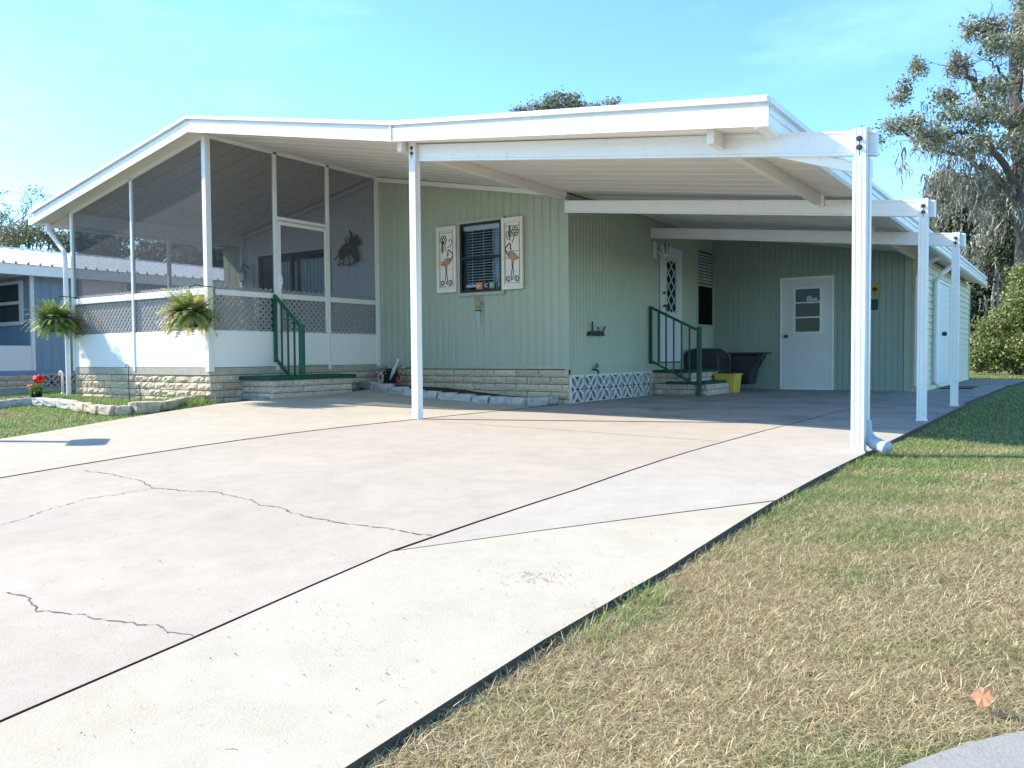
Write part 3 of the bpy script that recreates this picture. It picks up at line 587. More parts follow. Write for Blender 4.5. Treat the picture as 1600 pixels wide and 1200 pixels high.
# downspout from gutter to the near post, ribbed elbow on the lawn
w = MB(); q = .032
RP = [(-.04, -q), (.04, -q), (.04, q), (-.04, q)]
w.bar((-1.98, 6.30, 2.26), (-1.22, 6.24, 1.99), .055, .075); w.bar((-1.222, 6.185, 2.06), (-1.222, 6.185, .16), .05, .06, up=(0, 1, 0)); w.box((-1.28, 6.16, 1.94), (-1.195, 6.25, 2.06)); w.tube([(-2.0, 6.3, 2.36), (-1.98, 6.30, 2.24)], .04, 8)
dsp = w.build('downspout', WHITE, cp, bevel=.005)
w = MB(); EP = [(-1.222, 6.185, .22), (-1.215, 6.178, .14), (-1.195, 6.165, .09), (-1.155, 6.15, .06), (-1.11, 6.13, .045), (-1.06, 6.105, .034)]
ps = []; rs = []
for q in range(26):
    t = q / 25 * 4.99; k = int(t); c = Vector(EP[k]).lerp(Vector(EP[k + 1]), t - k); ps.append(c); rs.append(.036 + .014 * q / 25 + (.004 if q % 2 and q < 19 else 0))
w.tube(ps, rs, 10)
w.build('elbow', pmat('blue_grey_pipe', (.42, .46, .52), .5, .1, 8), dsp, True)
# ------------------------------------------------------------------ utility shed under the far end
shed = thing('utility_shed', 'green fronted storage shed with cream lap sides at the back of the carport', 'shed', (-3.5, YS, 0))
w = MB(); siding(w, (XC, YS), (1, 0), (0, -1), -2.50 - XC, 0.0, lambda u: soff(XC + u) - .01, PG, [(-4.69 - XC, -3.71 - XC, 0, 2.14)]); w.build('front_wall', pmat('darker_sage_siding', (.30, .365, .305), .6, .08, 1, stretch=(1, 1, .3), dirt=.1), shed)
w = MB(); w.box((-2.51, YS - .03, 0), (-2.38, YS + .02, 2.43)); w.build('corner_trim', SAGE2, shed)
w = MB(); z = 0.0; YE = 23.2
while z < 2.36:                                                     # lap boards
    w.add([(-2.185, YS - .01, z), (-2.185, YE, z), (-2.205, YE, z + .125), (-2.205, YS - .01, z + .125)], [(0, 1, 2, 3)])
    w.add([(-2.205, YS - .01, z), (-2.205, YE, z), (-2.185, YE, z), (-2.185, YS - .01, z)], [(0, 1, 2, 3)]); z += .125
w.box((-2.38, YS - .012, 0), (-2.19, YS + .01, 2.36)); w.box((-2.22, YE - .02, 0), (-2.17, YE + .04, 2.36)); w.box((-6.0, YE - .01, 0), (-2.22, YE + .01, 2.9)); w.build('lap_side_wall', CREAM, shed)
x0, x1, z0, z1 = -4.67, -3.74, .03, 2.10
w = MB(); w.box((x0, YS - .015, z0), (-4.45, YS + .02, z1)); w.box((-3.92, YS - .015, z0), (x1, YS + .02, z1)); w.box((-4.45, YS - .015, z0), (-3.92, YS + .02, 1.09)); w.box((-4.45, YS - .015, 1.93), (-3.92, YS + .02, z1))
d2 = w.build('door', DOORW, shed); d2['label'] = 'off white door with a small three pane window'
w = MB()
for a, b in (((x0 - .03, 0), (x0 + .005, z1 + .04)), ((x1 - .005, 0), (x1 + .03, z1 + .04)), ((x0 + .005, z1), (x1 - .005, z1 + .04)), ((x0, 0), (x1, z0))): w.box((a[0], YS - .025, a[1]), (b[0], YS + .0, b[1]))
w.build('frame', WHITE, d2)
w = MB()
for a, b in (((-4.46, 1.07), (-4.41, 1.95)), ((-3.96, 1.07), (-3.91, 1.95)), ((-4.41, 1.07), (-3.96, 1.10)), ((-4.41, 1.91), (-3.96, 1.95)), ((-4.41, 1.36), (-3.96, 1.385)), ((-4.41, 1.64), (-3.96, 1.665))): w.box((a[0], YS - .03, a[1]), (b[0], YS, b[1]))
w.build('window_frame', TRIM, d2); quad([(-4.41, YS - .01, 1.1), (-3.96, YS - .01, 1.1), (-3.96, YS - .01, 1.91), (-4.41, YS - .01, 1.91)], 'pane', GLASS, d2)
w = MB(); w.box((-4.5, YS + .04, 1.0), (-3.85, YS + .05, 2.0)); w.build('pane_backing', DARK, d2)
w = MB(); flat(w, [(-4.22, 1.68), (-4.0, 1.68), (-4.03, 1.75), (-4.1, 1.73), (-4.16, 1.79), (-4.21, 1.76)], YS + .03); w.build('paper_in_window', CURT, d2)
w = MB(); w.ball((x0 + .09, YS - .07, 1.02), .033); w.tube([(x0 + .09, YS - .021, 1.02), (x0 + .09, YS - .06, 1.02)], .013); w.tube([(x0 + .09, YS - .015, 1.02), (x0 + .09, YS - .022, 1.02)], .035, 12); w.build('handle', BRONZE, d2, True)
w = MB(); w.box((-2.19, 17.05, .08), (-2.14, 18.9, 2.02)); d3 = w.build('side_door', DOORW, shed, bevel=.004); d3['label'] = 'plain white side door with a small dark knob'
w = MB(); w.box((-2.19, 17.0, 2.02), (-2.12, 18.95, 2.07)); w.build('frame', TRIM, d3); w = MB(); w.ball((-2.10, 17.9, 1.05), .045); w.build('handle', BRONZE, d3, True)
for pts, lab in (([(-1.95, 15.7, 2.33), (-2.05, 15.72, 2.28), (-2.26, 15.82, 2.16), (-2.29, 15.84, 2.0), (-2.29, 15.84, .12), (-2.22, 15.8, .05)], 'white downspout at the green corner'), ([(-1.93, 17.1, 2.34), (-1.96, 17.1, 2.24), (-2.06, 16.98, 2.14), (-2.13, 16.9, 2.0), (-2.13, 16.9, .15), (-2.05, 16.9, .05)], 'white downspout before the side door')):
    w = MB(); w.tube(pts, .05, 8); o = w.build('downspout', WHITE, shed); o['label'] = lab
# mat by the side door
w = MB(); w.box((-2.1, 17.2, .0), (-1.55, 18.4, .02)); tag(w.build('doormat', BLACK), 'dark doormat on the path by the cream shed', 'doormat')
# ------------------------------------------------------------------ steps and railings
stp = thing('porch_step', 'brick step with a dark green tread below the screen door', 'step', (-9.4, 8.1, .2))
w = MB(); w.cur = (.5, .4, .3); zt = .375; bricks(w, (-9.10, 7.36), (0, 1), (1, 0), 1.48, zt, 3, h=.09, l=.36, pal='tan2'); bricks(w, (XR, 7.36), (1, 0), (0, -1), .69, zt, 3, h=.09, l=.36, pal='tan2'); w.build('brick_body', [BRICK, MORTAR], stp)
w = MB(); w.box((XR + .02, 7.30, zt), (-9.07, 8.92, zt + .055)); w.build('tread', TURF, stp, bevel=.006)
def railing(name, lab, p_top, p_bot, newel, nb, mat, dz, z_new):
    r = thing(name, lab, 'railing', newel); a = Vector(p_top); b = Vector(p_bot)
    w = MB(); w.bar(a, b, .045, .04); w.build('handrail', mat, r, bevel=.006); w = MB(); w.bar(a - Vector((0, 0, dz)), b - Vector((0, 0, dz)), .035, .035); w.build('lower_rail', mat, r)
    w = MB(); n = Vector(newel); w.box((n.x - .035, n.y - .035, n.z), (n.x + .035, n.y + .035, z_new)); w.build('newel_post', mat, r, bevel=.005)
    w = MB(); w.box((a.x - .02, a.y - .02, a.z - dz - .05), (a.x + .02, a.y + .02, a.z + .02)); w.build('wall_post', mat, r)
    for i in range(1, nb + 1):
        p = a.lerp(b, i / (nb + 1)); w = MB(); w.box((p.x - .011, p.y - .011, p.z - dz), (p.x + .011, p.y + .011, p.z)); w.build('baluster', mat, r)
    return r
railing('stair_railing', 'bright green metal railing with baluster bars at the screen door step', (-9.73, 7.93, 1.60), (-9.18, 7.93, 1.13), (-9.16, 7.93, float(G(-9.16, 7.93))), 3, GREEN, .93, 1.16)
st2 = thing('side_steps', 'two brick steps with green treads below the white side door', 'step', (-5.6, 13.6, 0))
w = MB(); w.cur = (.5, .4, .3); bricks(w, (XC, 13.02), (1, 0), (0, -1), .72, .38, 4, h=.095, l=.3, pal='tan2'); bricks(w, (XC + .72, 13.02), (0, 1), (1, 0), 1.3, .38, 4, h=.095, l=.36, pal='tan2'); w.build('upper_block', [BRICK, MORTAR], st2)
w = MB(); w.cur = (.5, .4, .3); bricks(w, (XC + .08, 12.95), (1, 0), (0, -1), .95, .19, 2, h=.095, l=.3, pal='tan2'); bricks(w, (XC + 1.03, 12.95), (0, 1), (1, 0), 1.4, .19, 2, h=.095, l=.36, pal='tan2'); w.build('lower_block', [BRICK, MORTAR], st2)
w = MB(); w.box((XC + .02, 12.98, .38), (XC + .75, 14.34, .42)); w.build('upper_tread', TURF, st2); w = MB(); w.box((XC + .3, 12.9, .19), (XC + 1.0, 14.36, .23)); w.build('lower_tread', TURF, st2)
railing('stair_railing', 'dark green metal railing in the carport shade beside the white side door', (XC + .04, 12.88, 1.50), (-5.16, 12.88, 1.09), (-5.13, 12.88, 0), 5, GREEN2, .92, 1.14)
# grey stepping slab in front of the porch step
a = [hit(px, py) for px, py in ((375, 622), (410, 626), (458, 616), (428, 611))]
w = MB(); w.add([(p[0], p[1], float(G(p[0], p[1])) + .03) for p in a] + [(p[0], p[1], float(G(p[0], p[1])) - .01) for p in a], [(0, 1, 2, 3), (0, 4, 5, 1), (1, 5, 6, 2), (2, 6, 7, 3), (3, 7, 4, 0)]); tag(w.build('stepping_slab', pmat('mauve_slab', (.36, .33, .33), .9, .1, 10, bump=.4)), 'flat mauve grey slab on the concrete left of the green porch railing', 'paving slab')
# ------------------------------------------------------------------ wall decorations
def shutter(x0, x1, z0, z1, lab, flip):
    s = thing('decorative_shutter', lab, 'shutter', ((x0 + x1) / 2, YW, z0), 'flamingo shutters either side of the window')
    W_ = x1 - x0; Y = YW - .03; w = MB()
    w.box((x0, Y - .012, z0), (x1, Y + .012, z1)); w.build('board', CREAMP, s)
    w = MB()
    for a, b in (((x0, z0), (x0 + .045, z1)), ((x1 - .045, z0), (x1, z1)), ((x0 + .045, z0), (x1 - .045, z0 + .06)), ((x0 + .045, z1 - .05), (x1 - .045, z1))): w.box((a[0], Y - .03, a[1]), (b[0], Y - .0121, b[1]))
    w.build('raised_border', CREAMP, s, bevel=.004)
    yl = Y - .018; m = lambda u, v: (x0 + W_ * (1 - u if flip else u), yl, z0 + (z1 - z0) * v)
    w = MB()
    def ln(pts, r=.0045): w.tube([m(*p) for p in pts], r, 5)
    for rect in (((.16, .09), (.84, .09), (.84, .93), (.16, .93), (.16, .09)),): ln(rect, .003)
    for v in (.44, .53, .88) if flip else (.47, .90): ln([(.18, v), (.80, v)], .0035)
    fx, fv = (.36, .80)
    for k in range(6):
        t = k * 1.047; c = (fx + .11 * math.cos(t), fv + .045 * math.sin(t) * 1.0); ln([(c[0] + .06 * math.cos(q * .785), c[1] + .024 * math.sin(q * .785)) for q in range(9)], .0055)
    ln([(.36, .78), (.42, .72), (.5, .64)]); lx = .62 if flip else .30; lv = .72 if flip else .62
    for k in range(7): v = lv + k * .022; ln([(lx - .09 + k * .008, v + .02), (lx, v), (lx + .09 - k * .008, v + .02)], .005)
    ln([(lx, lv - .03), (lx, lv + .17)]); ln([(.55, .68), (.72, .70), (.80, .76), (.74, .81), (.66, .79), (.68, .76)], .004)
    ln([(.44, .40), (.48, .32), (.44, .22), (.50, .13)], .005); ln([(.52, .40), (.50, .30), (.56, .20), (.53, .12)], .005)          # legs
    for cx_ in (.30, .70):
        ln([(cx_ + .09 * math.cos(q * .785), .15 + .035 * math.sin(q * .785)) for q in range(9)], .006); ln([(cx_ - .07, .09), (cx_, .13), (cx_ + .04, .18)], .004)
    ln([(.66, .47), (.80, .52), (.84, .58), (.74, .61), (.62, .645), (.57, .61), (.60, .575)], .009); ln([(.60, .575), (.55, .55)], .010)
    body = [(.20, .43), (.34, .48), (.50, .52), (.66, .52), (.74, .48), (.66, .44), (.50, .405), (.34, .41)]
    ln(body + [body[0]], .004); w.build('relief_lines', LINE, s)
    w = MB(); P0 = [m(*p) for p in body]; w.prof([(p[0], p[2]) for p in P0], (0, yl - .004, 0), (0, yl + .006, 0), (1, 0, 0), (0, 0, 1)); w.build('flamingo_body', FLAM, s)
    return s
shutter(-8.45, -8.06, 1.70, 2.75, 'cream shutter with a coral flamingo on the left side of the window', False)
shutter(-7.17, -6.79, 1.69, 2.77, 'cream shutter with a coral flamingo on the right side of the window', True)
ch = thing('wind_chime', 'small shell wind chime with metal tubes hanging below the window', 'wind chime', (-7.62, YW - .08, 1.6))
w = MB(); w.torus((-7.64, YW - .07, 1.57), .045, .014, (0, 1, .2), 14, 6); w.ball((-7.6, YW - .07, 1.50), .04, sz=1.3); w.torus((-7.62, YW - .07, 1.45), .03, .010, (0, 1, 0), 12, 5); w.build('carved_top', pmat('tan_shell', (.42, .30, .19), .7, .3, 30, bump=.6), ch, True)
w = MB(); w.box((-7.66, YW - .1, 1.385), (-7.57, YW - .04, 1.40)); w.build('hanger', LINE, ch)
for k, l in enumerate((.17, .22, .27, .2)): w = MB(); w.tube([(-7.645 + .02 * k, YW - .07 - .012 * (k % 2), 1.385), (-7.645 + .02 * k, YW - .07 - .012 * (k % 2), 1.385 - l)], .0045, 7); w.build('chime_tube', ALU, ch)
# black bracket and tap on the side wall
br = thing('hose_hanger', 'black metal hanger with three upright prongs on the green side wall', 'hanger', (XC, 10.95, .98))
w = MB(); w.prof([(10.69, .985), (11.19, .985), (11.15, 1.035), (11.09, 1.055), (10.98, 1.06), (10.87, 1.05), (10.76, 1.05), (10.72, 1.03)], (XC + .01, 0, 0), (XC + .06, 0, 0), (0, 1, 0), (0, 0, 1)); w.build('tray', BLACK, br)
for pp, rr_ in (([(XC + .05, 10.80, 1.04), (XC + .05, 10.80, 1.195)], .014), ([(XC + .05, 11.13, 1.04), (XC + .06, 11.19, 1.13)], .013), ([(XC + .05, 10.97, 1.05), (XC + .06, 10.95, 1.12), (XC + .06, 10.99, 1.09)], .010)): w = MB(); w.tube(pp, rr_, 6); w.build('prong', BLACK, br)
fc = thing('garden_tap', 'small dark garden tap low on the green side wall', 'tap', (XC, 10.87, .45))
w = MB(); w.tube([(XC, 10.87, .47), (XC + .08, 10.86, .47), (XC + .11, 10.86, .45), (XC + .12, 10.86, .41)], .015, 8); w.build('spout', BRONZE, fc); w = MB(); w.tube([(XC + .06, 10.87, .48), (XC + .06, 10.90, .53)], .008, 6); w.torus((XC + .06, 10.93, .53), .03, .008, (1, 0, .2), 10, 5); w.build('handle', BRONZE, fc)
ln_ = thing('lantern_lamp', 'white carriage lantern wall lamp beside the white side door', 'wall lamp', (XC, 13.1, 2.5))
LX, LY = XC + .2, 13.17
w = MB(); w.box((XC + .002, 13.03, 2.35), (XC + .03, 13.16, 2.66)); w.build('back_plate', DOORW, ln_, bevel=.01); w = MB(); w.tube([(XC + .03, 13.12, 2.5), (LX - .08, 13.14, 2.40), (LX - .01, LY, 2.41)], .012); w.build('arm', DOORW, ln_)
w = MB(); w.lathe((LX, LY, 2.60), [(.085, 0), (.09, .012), (.05, .05), (.02, .06), (.015, .075), (.004, .085)], 6); w.build('cap', pmat('grey_metal', (.3, .3, .29), .5), ln_)
w = MB()
for k in range(6): t = k * math.pi / 3; w.bar((LX + .043 * math.cos(t), LY + .043 * math.sin(t), 2.42), (LX + .078 * math.cos(t), LY + .078 * math.sin(t), 2.60), .010, .010)
w.lathe((LX, LY, 2.40), [(.02, -.02), (.045, 0), (.047, .02)], 6); w.build('cage', DOORW, ln_)
w = MB(); w.lathe((LX, LY, 2.425), [(.036, 0), (.066, .175)], 6); w.build('glass', GLASS, ln_)
sf = thing('sunflower_plaque', 'yellow sunflower on a dark square plaque on the shed wall', 'plaque', (-3.0, YS, 1.6))
w = MB(); w.box((-3.14, YS - .03, 1.47), (-2.95, YS - .002, 1.66)); w.build('plaque', pmat('dark_slate', (.03, .045, .06), .6), sf)
w = MB()
for k in range(11):
    t = k * 2 * math.pi / 11; u = Vector((math.cos(t), 0, math.sin(t))); v = Vector((-math.sin(t), 0, math.cos(t))); c = Vector((-3.0, YS - .045, 1.84))
    w.add([c + u * .03 + v * .02, c + u * .075 + v * .028 + Vector((0, -.01, 0)), c + u * .125, c + u * .075 - v * .028 + Vector((0, -.01, 0)), c + u * .03 - v * .02], [(0, 1, 2, 3, 4), (4, 3, 2, 1, 0)])
w.build('petals', SUNY, sf); w = MB(); w.ball((-3.0, YS - .05, 1.84), .035); w.build('flower_centre', LINE, sf, True)
w = MB(); w.tube([(-3.0, YS - .04, 1.80), (-3.04, YS - .04, 1.73), (-3.08, YS - .04, 1.66)], .008); w.torus((-3.10, YS - .04, 1.60), .03, .012, (0, 1, 0), 12, 5); w.build('stem_and_scroll', CREAMP, sf)
# ------------------------------------------------------------------ things in the carport
gr = thing('covered_grill', 'barbecue grill under a black cover in the far shaded corner', 'grill', (-5.6, 14.6, 0))
w = MB(); pf = [(-.36, 0), (-.34, .5), (-.33, .68), (-.27, .76), (-.12, .80), (.16, .79), (.26, .74), (.33, .64), (.36, 0)]; w.prof([(a - 5.68, b) for a, b in pf], (0, 14.35, 0), (0, 14.95, 0), (1, 0, 0), (0, 0, 1)); w.build('cover', COVER, gr, bevel=.03, seg=2)
w = MB(); w.prof([(a * 1.03 - 5.68, b) for a, b in ((-.36, .0), (-.36, .035), (.36, .035), (.36, 0))], (0, 14.34, 0), (0, 14.96, 0), (1, 0, 0), (0, 0, 1)); w.build('hem', COVER, gr)
tb = thing('covered_trolley', 'dark cloth hung trolley with a flat shelf top beside the covered grill', 'trolley', (-5.0, 15.2, 0))
w = MB(); w.box((-5.4, 14.95, .68), (-4.72, 15.45, .715)); w.build('shelf_top', COVER, tb, bevel=.006)
w = MB(); w.prof([(-5.36, .68), (-4.84, .68), (-4.93, .45), (-5.0, .12), (-5.34, .12)], (0, 15.0, 0), (0, 15.4, 0), (1, 0, 0), (0, 0, 1)); w.build('cloth_side', COVER, tb, bevel=.02)
for y in (15.02, 15.38):
    for a in (-5.3, -5.02): w = MB(); w.bar((a, y, .14), (a, y, .0), .03, .03); w.build('leg', BLACK, tb)
    w = MB(); w.bar((-4.80, y, .68), (-4.98, y, .36), .022, .022, up=(0, 1, 0)); w.build('brace', BLACK, tb)
yb = thing('recycling_bin', 'yellow plastic bin on the carport floor beside the side steps', 'bin', (-5.08, 14.1, 0))
w = MB(); c = (-5.08, 14.1)
def frust(mb, c, z0, z1, a0, b0, a1, b1, t=0):
    vs = [(c[0] + sx * a * .5, c[1] + sy * b * .5, z) for z, a, b in ((z0, a0, b0), (z1, a1, b1)) for sx, sy in ((-1, -1), (1, -1), (1, 1), (-1, 1))]
    mb.add(vs, [(0, 3, 2, 1), (0, 1, 5, 4), (1, 2, 6, 5), (2, 3, 7, 6), (3, 0, 4, 7)])
frust(w, c, .0, .33, .33, .30, .39, .36); frust(w, c, .012, .33, .31, .28, .375, .345); w.build('body', YELL, yb, bevel=.012)
w = MB(); 
for a, b in (((-.205, -.19), (.205, -.175)), ((-.205, .175), (.205, .19)), ((-.205, -.175), (-.19, .175)), ((.19, -.175), (.205, .175))): w.box((c[0] + a[0], c[1] + a[1], .318), (c[0] + b[0], c[1] + b[1], .345))
w.build('rim', YELL, yb); w = MB(); frust(w, c, .30, .365, .34, .3, .28, .2); w.ball((c[0] - .1, c[1] - .08, .35), .05); w.build('contents', COVER, yb)
# ------------------------------------------------------------------ hanging ferns
def fern(loc, lab, seed, yel):
    rr = np.random.default_rng(seed); f = thing('hanging_fern', lab, 'hanging plant', (loc[0], loc[1], loc[2]), 'hanging ferns on the porch corners')
    x, y, z = loc; w = MB(); w.lathe((x, y, z), [(.085, 0), (.10, .01), (.125, .18), (.135, .185), (.135, .20), (.11, .20)], 16); w.build('pot', BLACK, f, True)
    w = MB()
    for k in range(3): t = k * 2.09 + .4; w.tube([(x + .12 * math.cos(t), y + .12 * math.sin(t), z + .19), (x, y, z + .50)], .003, 4)
    w.tube([(x, y, z + .50), (x + .02, y, z + .53), (x + .0, y, z + .55)], .005, 5); w.build('hanger', BLACK, f)
    w = MB(); w.tube([(x, y, z + .535), (x + .06, y + .05, z + .565), (x + .10, YP - .02, z + .55), (x + .10, YP - .02, z + .42)], .008, 6); w.build('bracket', BLACK, f)
    V = []; C = []; n = 0
    for i in range(480):
        az = rr.uniform(0, 2 * math.pi); el = rr.uniform(-.55, 1.3); L = rr.uniform(.16, .46); d = np.array([math.cos(az) * math.cos(el), math.sin(az) * math.cos(el), math.sin(el)])
        p = np.array([x, y, z + .19]) + np.array([math.cos(az), math.sin(az), 0]) * rr.uniform(0, .1); steps = 17; curv = rr.uniform(1.9, 3.4)
        g = rr.uniform(.7, 1.25); side = (d[0] < .1 and yel and d[0] * -1 > rr.uniform(-.4, .8)); dry = rr.random() < (.06 if not side else .25)
        base = (np.array([.23, .31, .09]) if not yel else np.array([.31, .38, .12])) * g if not side else np.array([.52, .48, .15]) * g
        if rr.random() < .15: base = base * np.array([1.7, 1.35, 1.1])
        if dry: base = np.array([.42, .30, .12]) * g
        for s in range(steps):
            d = d + np.array([0, 0, -curv * L / steps * .9]); d /= np.linalg.norm(d); p2 = p + d * L / steps
            if p2[1] > YP - .03: d[1] = -abs(d[1]) * .2; p2[1] = YP - .03
            sd = np.cross(d, [0, 0, 1]); sd /= np.linalg.norm(sd) + 1e-6
            ll = .056 * (1 - abs(s / steps - .3)) * rr.uniform(.8, 1.2)
            for sg in (-1, 1):
                tip = p + sd * sg * ll + d * .008 + np.array([0, 0, rr.uniform(-.014, .004)])
                V += [p, p + d * .012, tip, p - d * .002 + sd * sg * ll * .4 - d * .004]; C += [base * rr.uniform(.85, 1.15)] * 4; n += 1
            p = p2
    V = np.array(V); V[:, 1] = np.minimum(V[:, 1], YP - .02); F = np.arange(n * 4).reshape(n, 4); fastmesh('foliage', V, [F], np.array(C), FERNM, f)
fern((-13.27, YP - .34, 1.12), 'bushy green hanging fern in a black pot on the far left porch corner', 5, False)
fern((-9.72, YP - .34, 1.10), 'yellowing hanging fern in a black pot on the middle porch corner post', 6, True)
# ------------------------------------------------------------------ edging stones
def stone(name, c, sx, sy, sz, rot, mat, lab, grp, seed):
    import bmesh
    rr = random.Random(seed); bm = bmesh.new(); bmesh.ops.create_cube(bm, size=1); bmesh.ops.subdivide_edges(bm, edges=bm.edges[:], cuts=2, use_grid_fill=True)
    for v in bm.verts:
        k = 1 - .07 * (v.co.length > .75); v.co = Vector((v.co.x * sx * k + rr.uniform(-.012, .012), v.co.y * sy * k + rr.uniform(-.012, .012), v.co.z * sz * k + rr.uniform(-.007, .007)))
    me = bpy.data.meshes.new(name); bm.to_mesh(me); bm.free(); me.materials.append(mat); o = bpy.data.objects.new(name, me); COL.objects.link(o); o.location = (c[0], c[1], c[2]); o.rotation_euler = (0, 0, rot)
    b = o.modifiers.new('bevel', 'BEVEL'); b.width = .012; b.segments = 2
    return tag(o, lab, 'edging stone', grp)
pts = [(560, 604), (584, 609), (606, 613), (630, 618), (657, 621), (683, 624), (710, 626), (737, 629), (763, 631), (790, 632), (818, 634), (847, 632), (868, 628)]
for i, p in enumerate(pts[:-1]):
    a = hit(*p); b = hit(*pts[i + 1]); c = (a + b) / 2 + np.array([0, .05, 0]); L = np.linalg.norm((b - a)[:2])
    stone('edging_stone', (c[0], c[1], float(G(c[0], c[1])) + .045), L * .98, .17, .125, math.atan2(b[1] - a[1], b[0] - a[0]), STONE, 'rough grey edging stone in the row along the front wall below the window', 'grey edging stones below the front wall', 50 + i)
w = MB(); B0 = [hit(*p) for p in ((560, 600), (640, 616), (760, 627), (862, 629))]
w.add([(p[0], p[1], float(G(p[0], p[1])) + .03) for p in B0] + [(p[0], YW - .02, float(G(p[0], YW)) + .05) for p in B0[::-1]], [(0, 1, 6, 7), (1, 2, 5, 6), (2, 3, 4, 5)]); o = w.build('planting_bed', SOIL); o['kind'] = 'structure'
pts = [(-45, 641), (-12, 637), (12, 634), (34, 632), (55, 631), (76, 632), (97, 634), (118, 638), (140, 642), (160, 645), (182, 646), (206, 645), (246, 641), (272, 634), (302, 628), (328, 624)]
for i, p in enumerate(pts[:-1]):
    a = hit(*p); b = hit(*pts[i + 1]); c = (a + b) / 2; L = np.linalg.norm((b - a)[:2]); big = i in (11,)
    tan = i >= 7
    stone('edging_stone', (c[0], c[1], float(G(c[0], c[1])) + (.05 if big else .035)), L * .95, .2 if big else .15, .14 if big else .105, math.atan2(b[1] - a[1], b[0] - a[0]), STONE2 if tan else STONE,
          'largest tan stone of the curved lawn edging' if big else ('tan edging stone in the curved row by the driveway' if tan else 'pale weathered edging stone in the curved row across the left lawn'), None if big else ('tan edging stones by the driveway' if tan else 'pale edging stones across the left lawn'), 80 + i)
# ------------------------------------------------------------------ garden ornaments
mc = thing('motorcycle_planter', 'small toy motorcycle planter with flowers behind the grey edging stones', 'garden ornament', tuple(hit(615, 606)))
cx_, cy_, cz_ = hit(615, 606) + np.array([.02, .05, .02]); cy_ = min(cy_, YW - .3)
cx_ = ony(612, 600, cy_)[0]; cz_ = float(G(cx_, cy_)) + .07; mc.location = (cx_, cy_, cz_)
for dx, mt, lab in ((-.24, CREAMP, 'pale front wheel'), (.16, pmat('faded_red', (.5, .16, .13), .6, .2, 20), 'faded red rear wheel')):
    w = MB(); w.torus((cx_ + dx, cy_, cz_ + .09), .075, .022, (.3, 1, 0), 18, 6); o = w.build('wheel', mt, mc, True); o['label'] = lab
    h = MB(); h.tube([(cx_ + dx, cy_ - .03, cz_ + .09), (cx_ + dx, cy_ + .03, cz_ + .09)], .022, 8); h.build('hub', RED, o)
w = MB(); w.tube([(cx_ - .2, cy_, cz_ + .14), (cx_ - .08, cy_, cz_ + .19), (cx_ + .06, cy_, cz_ + .17), (cx_ + .18, cy_, cz_ + .12)], [.02, .055, .07, .03], 8); w.box((cx_ - .12, cy_ - .06, cz_), (cx_ + .1, cy_ + .06, cz_ + .14)); w.build('body', BLACK, mc)
w = MB(); w.tube([(cx_ + .02, cy_ - .05, cz_ + .06), (cx_ + .10, cy_ - .06, cz_ + .20), (cx_ + .17, cy_ - .05, cz_ + .33), (cx_ + .20, cy_ - .05, cz_ + .40)], [.02, .035, .02, .022], 8); w.build('windscreen', pmat('pale_grey_plastic', (.6, .62, .66), .4, .05), mc, True)
V = []; C = []
for i in range(260):
    a = RNG.uniform(-.30, .34); p = np.array([cx_ + a, cy_ + RNG.uniform(-.1, .1), cz_ + .12 + RNG.uniform(0, .16) * (1 if a < .1 else 1.2)]); s = .022; q = RNG.normal(size=3); q /= np.linalg.norm(q); r = np.cross(q, [0, 0, 1]); r /= np.linalg.norm(r)
    V += [p, p + q * s, p + q * s + r * s, p + r * s]; k = RNG.random(); C += [((.7, .7, .72) if k < .35 else (.55, .12, .10) if k < .5 else (.65, .45, .12) if k < .58 else (.05, .08, .04))] * 4
fastmesh('flowers', np.array(V), [np.arange(len(V)).reshape(-1, 4)], np.array(C, float), LEAFM, mc)
def cane(px, py, lab, h, mat, nm='candy_cane_stake', k=.05):
    p = hit(px, py); t = thing(nm, lab, 'garden stake', tuple(p), 'hooked garden stakes by the left lawn'); x, y, z = p
    w = MB(); pts = [(x, y, z - .05), (x, y, z + h)] + [(x - k + k * math.cos(a), y, z + h + k * math.sin(a)) for a in np.linspace(0, 3.6, 9)]
    w.tube(pts, .018 if mat is CANE else .005, 8); w.build('hook', mat, t, True)
    w = MB(); w.tube([(x, y, z - .02), (x, y, z + .03)], .026 if mat is CANE else .010, 8); w.build('foot', mat, t, True)
cane(98, 616, 'white candy cane stake nearest the porch brick base', .33, CANE); cane(69, 612, 'reddish white candy cane stake behind the red flowers', .28, pmat('red_white_cane', (.55, .36, .32), .5, .3, 25)); 
cane(202, 630, 'thin black shepherd hook in the grass before the white porch panel', .50, BLACK, 'shepherd_hook', .035); cane(219, 628, 'short thin black shepherd hook right of the taller one', .22, BLACK, 'shepherd_hook', .02)
fl = hit(57, 622); ger = thing('red_geranium', 'geranium with two red blooms in a low pot beside the candy canes', 'flowering plant', tuple(fl))
w = MB(); w.lathe(tuple(fl), [(.07, 0), (.09, .08), (.095, .09), (.07, .09)], 12); w.build('pot', BLACK, ger, True)
V = []; C = []
for i in range(240):
    a = RNG.uniform(0, 6.28); r_ = RNG.uniform(0, .16); p = fl + np.array([r_ * math.cos(a), r_ * math.sin(a) * .7, .07 + RNG.uniform(0, .13)]); s = .028; q = RNG.normal(size=3); q /= np.linalg.norm(q); r = np.cross(q, RNG.normal(size=3)); r /= np.linalg.norm(r)
    V += [p, p + q * s, p + q * s + r * s, p + r * s]; C += [(.10, .20, .05)] * 4
fastmesh('leaves', np.array(V), [np.arange(len(V)).reshape(-1, 4)], np.array(C, float), LEAFM, ger)
